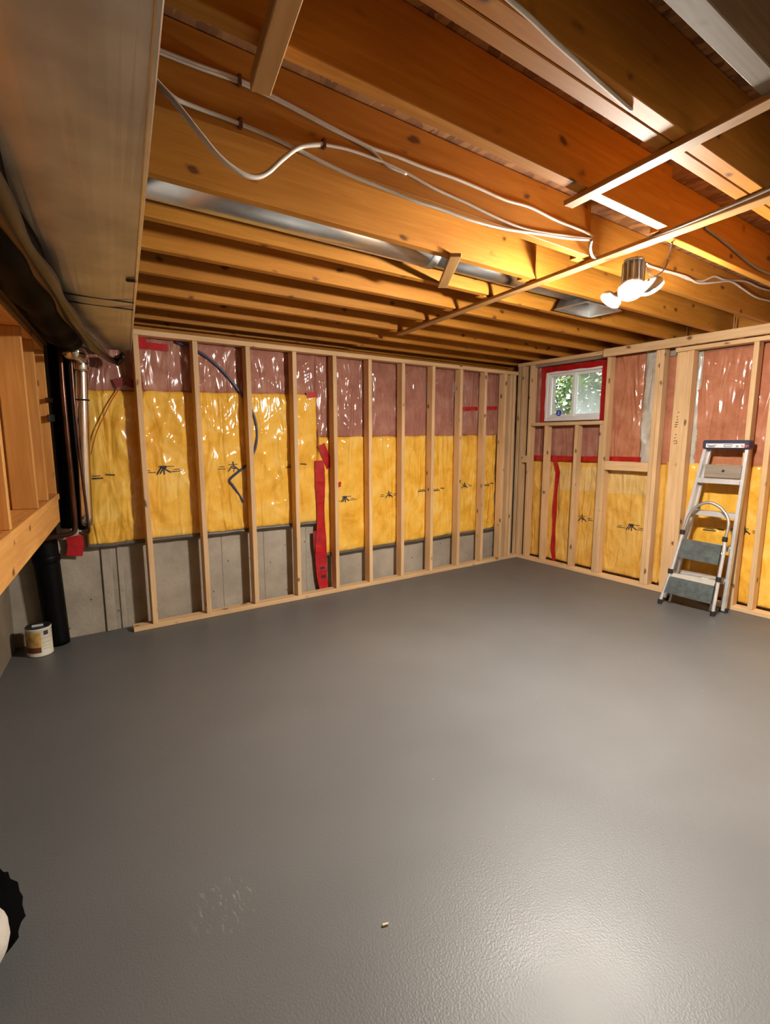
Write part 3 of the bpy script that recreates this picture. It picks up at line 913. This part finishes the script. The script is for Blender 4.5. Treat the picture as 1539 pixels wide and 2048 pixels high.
lumber('corner_seam', dpt(-1.2, -0.006, DZ0 + 0.004), dpt(3.98, -0.006, DZ0 + 0.004), 0.012, 0.018, 'galvanised_bright', du)
for (p, q) in (((118, 585), (268, 606)), ((132, 602), (267, 620))):
    a, b = onz(*p, DZ0 - 0.008), onz(*q, DZ0 - 0.008)
    lumber('hanger_wire', a, b, 0.008, 0.006, 'dark_rubber', du)
a, b = onz(252, 561, DZ0 - 0.008), onz(272, 562, DZ0 - 0.008)
lumber('seam_clip', a, b, 0.018, 0.008, 'dark_rubber', du)
# black plastic wrapped pipe; its black also holds the deep shadow under the duct
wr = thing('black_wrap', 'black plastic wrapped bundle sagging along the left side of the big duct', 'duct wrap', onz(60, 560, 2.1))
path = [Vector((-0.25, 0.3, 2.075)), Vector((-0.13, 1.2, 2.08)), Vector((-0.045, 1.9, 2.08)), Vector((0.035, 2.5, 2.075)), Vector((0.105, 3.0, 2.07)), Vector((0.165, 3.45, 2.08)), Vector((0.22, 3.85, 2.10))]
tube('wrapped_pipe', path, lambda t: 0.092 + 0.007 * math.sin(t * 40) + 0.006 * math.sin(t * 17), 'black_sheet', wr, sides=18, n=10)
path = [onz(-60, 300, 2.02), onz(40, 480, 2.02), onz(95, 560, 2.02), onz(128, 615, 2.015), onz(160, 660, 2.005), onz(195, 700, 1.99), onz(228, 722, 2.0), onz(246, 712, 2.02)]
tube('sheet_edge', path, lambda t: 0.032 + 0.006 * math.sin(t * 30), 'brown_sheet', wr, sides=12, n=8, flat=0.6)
# knee wall frame
kw = thing('knee_wall_frame', 'amber lumber frame with sill and deep rim beam at the left edge, above dark concrete', 'wall frame', (LP0.x, LP0.y, 0.9))
def lp(s, d, z):                                 # s along the wall (its y), d behind its face
    p = LP0 + LDIR * ((s - LP0.y) / LDIR.y) - LN * d
    return Vector((p.x, p.y, z))
e_sill = onl(129, 966)
sz = 1.46 - (1.46 - 1.055) * 0.86
z_sill = onl(60, 1032).z
z_beam = onl(60, 1118).z
s_end = 3.98
box_s = lambda name, s0, s1, d0, d1, z0, z1, mat: lumber(name, lp(s0, (d0 + d1) / 2, (z0 + z1) / 2), lp(s1, (d0 + d1) / 2, (z0 + z1) / 2), abs(d1 - d0), abs(z1 - z0), mat, kw)
box_s('rim_beam', -0.6, s_end, 0.0, 0.038, z_beam, z_sill - 0.039, 'knee_wall_fir')
box_s('sill_board', -0.6, s_end + 0.03, -0.006, 0.14, z_sill - 0.038, z_sill, 'knee_wall_fir')
zt = onl(30, 640).z
box_s('top_plate', -0.6, s_end, 0.0, 0.12, zt, zt + 0.038, 'knee_wall_fir')
box_s('header_board', -0.6, s_end, -0.02, 0.018, zt + 0.039, zt + 0.16, 'red_brown_board')
box_s('back_sheathing', -0.6, s_end, 0.125, 0.14, z_sill + 0.001, zt, 'knee_wall_fir')
for px, py in ((25, 1032), (78, 993), (97, 973), (114, 968)):
    s = onl(px, py).y
    lumber('stud', lp(s - 0.019, 0.06, z_sill + 0.001), lp(s - 0.019, 0.06, zt - 0.001), 0.038, 0.11, 'knee_wall_fir', kw, LN)
for s in (2.0, 1.6, 1.2, 0.8):
    lumber('stud', lp(s, 0.06, z_sill + 0.001), lp(s, 0.06, zt - 0.001), 0.038, 0.11, 'knee_wall_fir', kw, LN)
# pipes in the left corner
PY = 4.03
pp = lambda x, y, d=0.0: ony(x, y, PY + d)
def corner_pipe(name, label, pts, r, mat, extra=None):
    t = thing(name, label, 'pipe', pts[-1])
    tube('pipe_run', pts, r, mat, t, sides=12, n=6)
    return t
corner_pipe('copper_pipe', 'dark copper pipe nearest the knee wall, bending left at the bottom',
            [pp(118, 670), pp(124, 760), pp(133, 860), pp(143, 960), pp(150, 1040), pp(149, 1060), pp(140, 1068), pp(110, 1073), pp(80, 1080)], 0.017, 'copper_dark')
corner_pipe('black_pipe', 'slim black pipe between the dark copper pipe and the silver pipe',
            [pp(134, 690, .03), pp(140, 780, .03), pp(148, 880, .03), pp(160, 980, .03), pp(165, 1045, .03), pp(167, 1058, .03)], 0.030, 'black_plastic')
corner_pipe('black_pipe', 'added thick black pipe darkening the gap behind the knee wall end',  # black tube added to give the gap behind the pipes its darkness
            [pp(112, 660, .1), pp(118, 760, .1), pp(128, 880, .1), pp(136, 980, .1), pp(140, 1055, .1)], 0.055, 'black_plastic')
corner_pipe('copper_tube', 'thin dark copper tube bending at the bottom beside the yellow blanket',
            [pp(140, 690, -.03), pp(147, 790, -.03), pp(157, 890, -.03), pp(168, 980, -.03), pp(176, 1045, -.03), pp(178, 1062, -.03), pp(172, 1068, -.03), pp(158, 1066, -.03)], 0.009, 'copper_dark')
sp = thing('vent_pipe', 'polished silver pipe with an elbow in the left corner beside the yellow blanket', 'pipe', pp(170, 1050, .05))
tube('pipe_run', [pp(161, 735, .03), pp(163, 820, .03), pp(167, 930, .03), pp(173, 1050, .03)], 0.046, 'chrome', sp, sides=18)
lathe('collar', [(0.050, 0), (0.054, 0.01), (0.054, 0.075), (0.050, 0.085)], pp(161, 742, .03), 'chrome', sp, 20)
tube('elbow', [pp(161, 732, .03), pp(161, 722, .03), pp(160, 712, .0), pp(154, 706, -.06), pp(140, 702, -.13)], 0.052, 'chrome', sp, sides=18, n=5)
lathe('band', [(0.0475, 0), (0.0475, 0.012)], pp(163, 802, .03), 'dark_rubber', sp, 18)
br = thing('pipe_bracket', 'pair of dark straps fixed to the end stud of the knee wall', 'bracket', onl(118, 835))
for (x0, y0, x1, y1, h) in ((86, 800, 120, 801, 0.03), (91, 836, 121, 836, 0.045)):
    a, b = onl(x0, y0) + LN * 0.012, onl(x1, y1) + LN * 0.012
    lumber('strap', a, b, 0.006, h, 'dark_rubber' if y0 > 820 else 'copper_dark', br)
dp = thing('drain_pipe', 'thick black drain pipe standing on the floor behind the paint can', 'pipe', (0.05, 4.10, 0))
bx = onz(119, 1294, 0)
tube('pipe_run', [Vector((bx.x - .035, bx.y + .09, 1.0)), Vector((bx.x - .03, bx.y + .09, 0.75)), Vector((bx.x - .02, bx.y + .087, 0.5)), Vector((bx.x - .01, bx.y + .087, 0.25)), Vector((bx.x, bx.y + .085, 0.0))],
     lambda t: 0.084 - 0.012 * t, 'black_plastic', dp, sides=18)
lathe('coupling', [(0.080, 0), (0.085, 0.008), (0.085, 0.05), (0.080, 0.058)], (bx.x - .026, bx.y + .088, 0.60), 'black_plastic', dp, 18)

# ------------------------------------------------------------------ paint can
pc = onz(88, 1301, 0)
pc = Vector((-0.088, 4.035, 0))
can = thing('paint_can', 'small paint can with gold and cream label on the floor in the left corner', 'paint can', pc)
lathe('can_body', [(0.074, 0.0), (0.077, 0.004), (0.077, 0.010), (0.075, 0.013), (0.075, 0.182), (0.077, 0.186), (0.077, 0.192), (0.072, 0.195)], pc, 'can_cream', can, 40)
lathe('lid', [(0.070, 0.0), (0.074, 0.004), (0.074, 0.009), (0.066, 0.010), (0.064, 0.006), (0.03, 0.006)], pc + Vector((0, 0, 0.192)), 'can_lid', can, 40)
def wrap(name, a0, a1, z0, z1, r, mat):
    vs, fs = [], []
    k = 14
    for i in range(k + 1):
        a = math.radians(a0 + (a1 - a0) * i / k)
        for rr in (r, r - 0.001):
            for z in (z0, z1):
                vs.append((pc.x + math.cos(a) * rr, pc.y + math.sin(a) * rr, z))
        if i:
            b = (i - 1) * 4
            fs += [(b, b + 4, b + 5, b + 1), (b + 2, b + 3, b + 7, b + 6), (b + 1, b + 5, b + 7, b + 3), (b, b + 2, b + 6, b + 4)]
    fs += [(0, 1, 3, 2), (k * 4, k * 4 + 2, k * 4 + 3, k * 4 + 1)]
    return mesh(name, vs, fs, mat, can)
wrap('gold_label', -175, -82, 0.070, 0.172, 0.0762, 'can_gold')
wrap('brown_label', -172, -84, 0.030, 0.068, 0.0762, 'can_brown')
wrap('dark_patch', -68, -46, 0.148, 0.176, 0.0762, 'ink_dark')
for z in (0.125, 0.095, 0.070, 0.05):
    wrap('print_line', -78, -30, z, z + 0.002, 0.0758, 'grey_cable')
box('lid_sticker', pc.x - 0.035, pc.x + 0.03, pc.y - 0.018, pc.y + 0.018, 0.1985, 0.2025, 'sticker_white', can, 0.001)

# ------------------------------------------------------------------ round duct and register boot between the joists
rd = thing('round_duct', 'long round silver duct running between two joists to a sheet metal boot', 'duct', (0.5, 2.16, 2.45))
tube('duct_run', [Vector((0.28, 2.185, 2.45)), Vector((1.0, 2.18, 2.45)), Vector((1.78, 2.18, 2.45))], 0.088, 'galvanised_bright', rd, sides=24, curve=False)
tube('duct_run', [Vector((1.80, 2.185, 2.455)), Vector((2.3, 2.19, 2.455)), Vector((3.05, 2.19, 2.46))], 0.080, 'galvanised_bright', rd, sides=24, curve=False)
lathe('crimp_collar', [(0.086, 0), (0.092, 0.01), (0.092, 0.05), (0.086, 0.06)], (1.76, 2.18, 2.45), 'galvanised', rd, 24, (1, 0, 0))
b0 = onz(1262, 640, JZ)
bt = [(3.02, 2.06), (3.42, 2.06), (3.42, 2.30), (3.02, 2.30)]
vs = [Vector((x, y, JZ - 0.004)) for x, y in bt] + [Vector((3.22 + (x - 3.22) * 0.6, 2.19 + (y - 2.19) * 0.75, 2.50)) for x, y in bt]
mesh('register_boot', vs, [(4, 5, 6, 7), (0, 1, 5, 4), (1, 2, 6, 5), (2, 3, 7, 6), (3, 0, 4, 7)], 'galvanised', rd)
for (a, b) in ((0, 1), (1, 2), (2, 3), (3, 0)):
    lumber('boot_flange', vs[a] - Vector((0, 0, .004)), vs[b] - Vector((0, 0, .004)), 0.022, 0.003, 'galvanised_bright', rd, bev=0)

# ------------------------------------------------------------------ work light
LC = onz(1262, 590, 2.20)
lamp = thing('ceiling_lamp', 'lit three headed ceiling lamp with finned body hanging by the strapping board', 'lamp', (LC.x, LC.y, JZ))
LB = onz(1268, 514, 2.330)
hb = Vector((LB.x, LB.y, 2.205))
lathe('mounting_base', [(0.03, 0), (0.045, 0.004), (0.045, 0.013)], hb + Vector((0, 0, 0.1)), 'heat_sink', lamp, 20)
lathe('hub', [(0.022, 0), (0.03, 0.01), (0.03, 0.09), (0.026, 0.1)], hb, 'heat_sink', lamp, 20)
for k in range(12):
    a = 2 * math.pi * k / 12
    d = Vector((math.cos(a), math.sin(a), 0))
    lumber('fin', hb + d * 0.040 + Vector((0, 0, 0.012)), hb + d * 0.040 + Vector((0, 0, 0.098)), 0.004, 0.024, 'heat_sink', lamp, d, 0)
def head(px, py, z, axis, r):
    c = onz(px, py, z)
    ax = Vector(axis).normalized()
    hsg = lathe('lamp_head', [(0.02, -0.035), (r * 0.8, -0.03), (r, -0.018), (r, 0.0)], c, 'heat_sink', lamp, 28, ax)
    lathe('lens', [(r * 0.97, 0.001), (r * 0.97, 0.005), (r * 0.8, 0.012), (r * 0.45, 0.017), (0.004, 0.018)], c, 'lamp_glow', hsg, 28, ax)
    tube('arm', [hb + Vector((0, 0, 0.03)), (hb + c) / 2 + Vector((0, 0, 0.01)), c - ax * 0.033], 0.011, 'heat_sink', hsg, sides=8)
HZ = 2.175
head(1262, 581, HZ, (-0.38, -0.42, -0.78), 0.060)
head(1219, 602, HZ - 0.015, (-0.36, 0.46, -0.80), 0.052)
head(1302, 575, HZ, (0.66, -0.10, -0.74), 0.056)
# unseen fill light added behind the viewer to brighten floor and joists
sl = thing('added_fill_light', 'added long fill light under the joists, unseen behind the viewer', 'lamp', (3.2, -1.3, JZ))
box('housing', 2.55, 3.85, -1.38, -1.22, JZ - 0.06, JZ - 0.001, 'vinyl_white', sl, 0.004)
box('diffuser', 2.58, 3.82, -1.36, -1.24, JZ - 0.068, JZ - 0.061, 'fill_glow', sl, 0)
for y in (-1.378, -1.232):
    box('side_shade', 2.55, 3.85, y, y + 0.01, JZ - 0.10, JZ - 0.061, 'vinyl_white', sl, 0.001)

# ------------------------------------------------------------------ cables
def cable(name, label, pts, r=0.0055, mat='white_cable', cat='cable', n=8):
    o = tube(name, pts, r, mat, None, sides=8, n=n)
    return tag(o, label, cat, 'white cables under the joists' if mat == 'white_cable' else None)
Jf = 1.627 - 0.047 - 0.007                      # just in front of the second joist's face
q = lambda x, y, d=0.0: ony(x, y, Jf - d)
zz = lambda x, y, z=JZ - 0.004: onz(x, y, z)
def staple(px, py, d, parent):
    c = ony(px, py, Jf - d)
    lumber('staple', c + Vector((0, 0, -0.014)), c + Vector((0, 0, 0.014)), 0.009, 0.018, 'staple_rust', parent, (0, 1, 0), 0)
c1 = cable('white_cable', 'pair width white cable stapled highest along the joist face from the duct', [q(280, 86), q(306, 95), q(390, 128), q(478, 160), q(560, 200), q(650, 248), q(735, 292), q(790, 312), q(850, 336), q(905, 355), q(960, 378), q(1010, 400), q(1060, 415), q(1110, 440), q(1160, 460), q(1186, 472)], 0.0062)
c1b = tube('second_strand', [q(280, 92, .001), q(306, 100), q(390, 133), q(478, 165), q(560, 204), q(650, 252), q(735, 296), q(772, 330), q(812, 348)], 0.005, 'white_cable', c1)
c2 = cable('white_cable', 'white cable slanting from the joist face down onto its lower edge', [q(284, 135, .01), q(304, 152, .01), q(345, 193, .012), q(385, 212, .004), q(478, 247), q(560, 282), q(640, 322), q(700, 350), Vector(q(770, 378, 0.004)), q(830, 402, .01), q(880, 418, .012), q(940, 440, .01), q(1010, 458, .004), q(1080, 468), q(1130, 476), q(1182, 480)], 0.0062)
c3 = cable('white_cable', 'thick white cable drooping in a loop below the joists next to the duct', [q(282, 130, .02), q(304, 155, .03), q(350, 205, .06), q(400, 268, .08), q(440, 315, .08), q(480, 345, .07), q(510, 354, .06), q(535, 345, .05), q(565, 318, .03), q(600, 294, .01), q(645, 288)], 0.0075)
c3b = cable('white_cable', 'white cable continuing from the staple along the middle of the joist face', [q(645, 288), q(700, 300), q(760, 322), q(810, 345), q(870, 378), q(930, 405), q(985, 432), q(1040, 455), q(1090, 466), q(1150, 474), q(1182, 478)], 0.0055)
staple(478, 161, 0.0, c1); staple(480, 247, 0.0, c2); staple(647, 288, 0.0, c3)
cable('white_cable', 'white cable running up in the slit of the doubled joist, upper right', [zz(960, -52), zz(1019, 0), zz(1060, 36), zz(1110, 84), zz(1146, 116), zz(1180, 148), zz(1235, 197), zz(1262, 220)], 0.0055)
cable('grey_cable', 'grey cable lying along the top edge of the long strapping board', [onz(1182, 480, 2.36), onz(1180, 500, 2.345), onz(1190, 515, 2.345), onz(1230, 505, 2.345), onz(1290, 480, 2.342), onz(1370, 448, 2.342), onz(1450, 415, 2.342), onz(1539, 377, 2.342), onz(1620, 340, 2.342)], 0.007, 'grey_cable')
Jb = 1.627 - 0.006
w = lambda x, y, d=0.0: ony(x, y, Jb - d)
cable('white_cable', 'upper of two white cables waving along the joist face right of the lamp', [w(1292, 528), w(1320, 540), w(1352, 549), w(1380, 560), w(1405, 562), w(1428, 553), w(1450, 560), w(1490, 563), w(1520, 576), w(1560, 586), w(1620, 600)], 0.0065)
cable('white_cable', 'lower of two white cables waving along the joist face right of the lamp', [w(1294, 531, .012), w(1330, 542, .012), w(1370, 553, .012), w(1395, 566, .012), w(1430, 565, .012), w(1460, 563, .012), w(1485, 578, .012), w(1510, 594, .012), w(1539, 602, .012), w(1610, 618, .012)], 0.0065)
Ja = 1.228 - 0.006
ww_ = lambda x, y, d=0.0: ony(x, y, Ja - d)
cable('grey_cable', 'pale brown cable slanting down the joist face at the right edge', [ww_(1409, 455), ww_(1450, 486), ww_(1495, 524), ww_(1520, 540), ww_(1560, 556), ww_(1640, 590)], 0.0065, 'grey_cable')
cable('dark_cord', 'dark lamp cord looping below the strapping board to the lamp', [onz(1343, 485, 2.33), w(1338, 510, .1), w(1328, 538, .12), w(1310, 552, .13), w(1298, 548, .12), w(1290, 530, .1), hb + Vector((0.02, 0.0, 0.13))], 0.004, 'dark_cord')

# ------------------------------------------------------------------ joist hangers
for px, py, d, lab in ((1455, 642, 1.99, 'bright metal joist hanger above the window wall ledger, near the right edge'), (1377, 662, 2.36, 'small metal joist hanger above the ledger near the boot')):
    c = ony(px, py, d)
    h = thing('joist_hanger', lab, 'hanger', (c.x, d - 0.01, JZ + 0.03))
    xh = min(c.x, 4.9)
    box('strap', xh - 0.012, xh + 0.012, d - 0.062, d - 0.058, JZ + 0.01, JZ + 0.12, 'galvanised_bright', h, 0)
    box('seat', xh - 0.012, xh + 0.012, d - 0.062, d + 0.0, JZ - 0.004, JZ - 0.001, 'galvanised_bright', h, 0)

# ------------------------------------------------------------------ folded step ladder
FL, FR = Vector((4.665, 2.185, 0)), Vector((4.70, 1.725, 0))
TL, TR = onx(1411, 898, 4.775), onx(1495, 899, 4.775)
ladn = Vector((-1, 0, -0.05)).normalized()
ld = thing('step_ladder', 'tall folded aluminium step ladder with dark cap leaning on the stud wall', 'ladder', (FL + FR) / 2)
upn = (-1, 0, 0)
def rail(name, a, b, w, h, mat, parent): return lumber(name, a, b, w, h, mat, parent, upn, 0.003)
rail('front_rail', FL + Vector((0, 0, .012)), TL, 0.026, 0.05, 'aluminium', ld)
rail('front_rail', FR + Vector((0, 0, .012)), TR, 0.026, 0.05, 'aluminium', ld)
bk = Vector((0.052, 0, 0))
inn = Vector((0, 0.03, 0))
rail('rear_rail', FL + bk - inn + Vector((0, 0, .06)), TL + bk * 0.9 - inn * .6, 0.022, 0.03, 'aluminium', ld)
rail('rear_rail', FR + bk + inn + Vector((0, 0, .06)), TR + bk * 0.9 + inn * .6, 0.022, 0.03, 'aluminium', ld)
for f in (FL, FR):
    lumber('foot', f, f + Vector((0.002, 0, .035)), 0.06, 0.034, 'dark_rubber', ld, (-1, 0, 0), 0.002)
def lad(t, s):                          # t up the ladder, s from left (0) to right (1)
    a, b = FL.lerp(TL, t), FR.lerp(TR, t)
    return a.lerp(b, s)
zt_ = TL.z
for z in (1.115, 0.835, 0.555, 0.275):
    t = z / zt_
    a, b = lad(t, 0.03), lad(t, 0.97)
    s_ = lumber('step', a + Vector((0.0, 0, 0)), b + Vector((0.0, 0, 0)), 0.075, 0.022, 'aluminium', ld, (0, 0, 1), 0.002)
    lumber('step_lip', a + Vector((-0.037, 0, -0.012)), b + Vector((-0.037, 0, -0.012)), 0.004, 0.036, 'aluminium', s_, (0, 0, 1), 0.001)
lumber('rear_brace', lad(0.2, 0.1) + bk, lad(0.2, 0.9) + bk, 0.012, 0.02, 'aluminium', ld)
ca, cb = lad(1.012, -0.05), lad(1.012, 1.06)
cap = lumber('top_cap', ca + Vector((0.012, 0, 0.022)), cb + Vector((0.012, 0, 0.022)), 0.115, 0.074, 'cap_navy', ld, (0, 0, 1), 0.010)
fx_ = ca.x + 0.012 - 0.0575
lbl = lumber('cap_label', Vector((fx_ - 0.001, ca.y - 0.03, ca.z + 0.014)), Vector((fx_ - 0.001, cb.y + 0.03, cb.z + 0.014)), 0.002, 0.034, 'sticker_white', cap, bev=0)
sf = lambda u, z: fx_ - 0.002
yl, zl = ca.y - 0.04, ca.z + 0.014
for P_ in ([(yl, zl + .004), (yl - .03, zl - .004), (yl - .07, zl + .004)], [(yl - .01, zl - .010), (yl - .06, zl - .010)],
           [(yl - .13, zl - .008), (yl - .13, zl + .008), (yl - .19, zl + .008), (yl - .18, zl - .008), (yl - .13, zl - .008)],
           [(yl - .215, zl), (yl - .235, zl)], [(yl - .215, zl - .009), (yl - .235, zl - .009)]):
    strokes('label_print', [P_], 0.005, 'ink_dark', cap, 'x', sf, 0.001)
for P_ in ([(yl - .25, zl + .003), (yl - .27, zl + .003)], [(yl - .28, zl + .004), (yl - .31, zl + .002)], [(yl - .255, zl - .007), (yl - .30, zl - .007)]):
    strokes('label_print', [P_], 0.006, 'ink_red', cap, 'x', sf, 0.001)
# grey board resting on the top step
wb = thing('wood_offcut', 'grey weathered wood offcut standing on the top step of the ladder', 'board', lad(1.14 / zt_, 0.5))
a, b = lad(1.185 / zt_, 0.10) + Vector((0.012, 0, 0.002)), lad(1.185 / zt_, 0.93) + Vector((0.012, 0, 0.002))
wbo = lumber('board', a, b, 0.022, 0.112, 'grey_lumber', wb, (0.12, 0, 1), 0.003)
mid = a.lerp(b, 0.52) + Vector((-0.012, 0, 0.005))
lathe('knot_hole', [(0.012, 0), (0.010, 0.003)], mid, 'ink_brown', wbo, 10, (-1, 0, 0.1))

# ------------------------------------------------------------------ step stool
SL, SR = Vector((4.485, 2.148, 0)), Vector((4.516, 1.737, 0))
su = (SR - SL).normalized()
slope = Vector((0.15, 0, 1.0)).normalized()
sn = su.cross(slope).normalized()
if sn.x > 0: sn = -sn
def onst(x, y, d=0.0): return hit(x, y, SL + sn * d, sn)
stl = thing('step_stool', 'grey folded two step stool with arched handle leaning in front of the ladder', 'step stool', (SL + SR) / 2)
hp = [(1319, 1203), (1332, 1167), (1345, 1130), (1356, 1095), (1365, 1064)]
hq = [(1424, 1228), (1432, 1184), (1440, 1140), (1446, 1108), (1449, 1080)]
tube('side_rail', [onst(*p) for p in hp], 0.0135, 'aluminium', stl, sides=10)
tube('side_rail', [onst(*p) for p in hq], 0.0135, 'aluminium', stl, sides=10)
tube('handle', [onst(*p) for p in ((1365, 1064), (1371, 1048), (1379, 1028), (1393, 1013), (1415, 1005), (1437, 1013), (1452, 1030), (1456, 1045), (1454, 1062), (1449, 1080))], 0.0125, 'stool_tube', stl, sides=10)
for p in ((1364, 1064), (1449, 1079), (1340, 1142), (1436, 1159)):
    c_ = onst(*p)
    lathe('clamp', [(0.020, -0.02), (0.020, 0.02)], c_, 'dark_rubber', stl, 12, slope, False)
for p in ((1319, 1203), (1424, 1229)):
    c_ = onst(*p)
    lathe('rubber_foot', [(0.019, -0.012), (0.017, 0.03)], Vector((c_.x, c_.y, 0.012)), 'dark_rubber', stl, 12, (0, 0, 1), False)
def splate(quad, d, th, mat, name='step_panel'):
    return plate(name, [onst(x, y, d) for x, y in quad], sn, th, mat, stl)
splate([(1367, 1077), (1442, 1091), (1434, 1130), (1354, 1114)], 0.018, 0.028, 'stool_grey')
splate([(1338, 1153), (1427, 1173), (1420, 1208), (1327, 1184)], 0.02, 0.03, 'stool_grey')
splate([(1346, 1146), (1431, 1161), (1427, 1172), (1339, 1152)], -0.008, 0.02, 'stool_tread_pale', 'tread')
# rear legs and lower brace
rl = Vector((0.13, 0, 0))
a1, a2 = onst(1440, 1140), Vector((4.632, 1.80, 0.02))
tube('rear_leg', [onst(1446, 1105) + Vector((0.02, 0.02, 0)), onst(1438, 1160) + Vector((0.05, 0.03, 0)), Vector((4.60, 1.79, 0.012))], 0.011, 'stool_tube', stl)
tube('rear_leg', [onst(1357, 1095) + Vector((0.02, -0.02, 0)), onst(1340, 1150) + Vector((0.05, -0.03, 0)), Vector((4.575, 2.11, 0.012))], 0.011, 'stool_tube', stl)
tube('rear_brace', [onst(1340, 1152) + Vector((0.055, -0.03, 0)), onst(1437, 1163) + Vector((0.055, 0.03, 0))], 0.009, 'stool_tube', stl, curve=False)

# ------------------------------------------------------------------ small things on the floor
chp = onz(770, 1851, 0)
lumber('wood_chip', chp + Vector((-0.009, 0.003, .004)), chp + Vector((0.009, -0.003, .004)), 0.006, 0.006, 'chip_wood', None, bev=0.001)
tag(bpy.data.objects['wood_chip'], 'tiny pale wood chip lying on the grey floor', 'wood chip')
fb = thing('shaggy_bundle', 'black shaggy bundle with a pale grey patch on the floor at the left edge', 'bundle', (-0.36, 1.80, 0))
def shaggy(name, c, rad, mat, parent, seed, rough):
    bm = bmesh.new()
    bmesh.ops.create_icosphere(bm, subdivisions=4, radius=1.0)
    for v in bm.verts:
        n = noise.noise(v.co * 6 + Vector((seed, 0, 0))) * 0.5 + noise.noise(v.co * 14 + Vector((seed, 3, 0))) * 0.5
        k = 1 + rough * n
        v.co = Vector((v.co.x * rad[0] * k, v.co.y * rad[1] * k, max(-rad[2] * 0.98, v.co.z * rad[2] * k)))
    me = bpy.data.meshes.new(name)
    bm.to_mesh(me); bm.free()
    return link(name, me, mat, parent, Matrix.Translation(Vector(c)), True)
shaggy('dark_fur', (-0.325, 1.635, 0.13), (0.185, 0.195, 0.132), 'fur_black', fb, 2, 0.12)
shaggy('pale_patch', (-0.322, 1.515, 0.170), (0.160, 0.125, 0.120), 'fur_pale', fb, 8, 0.06)
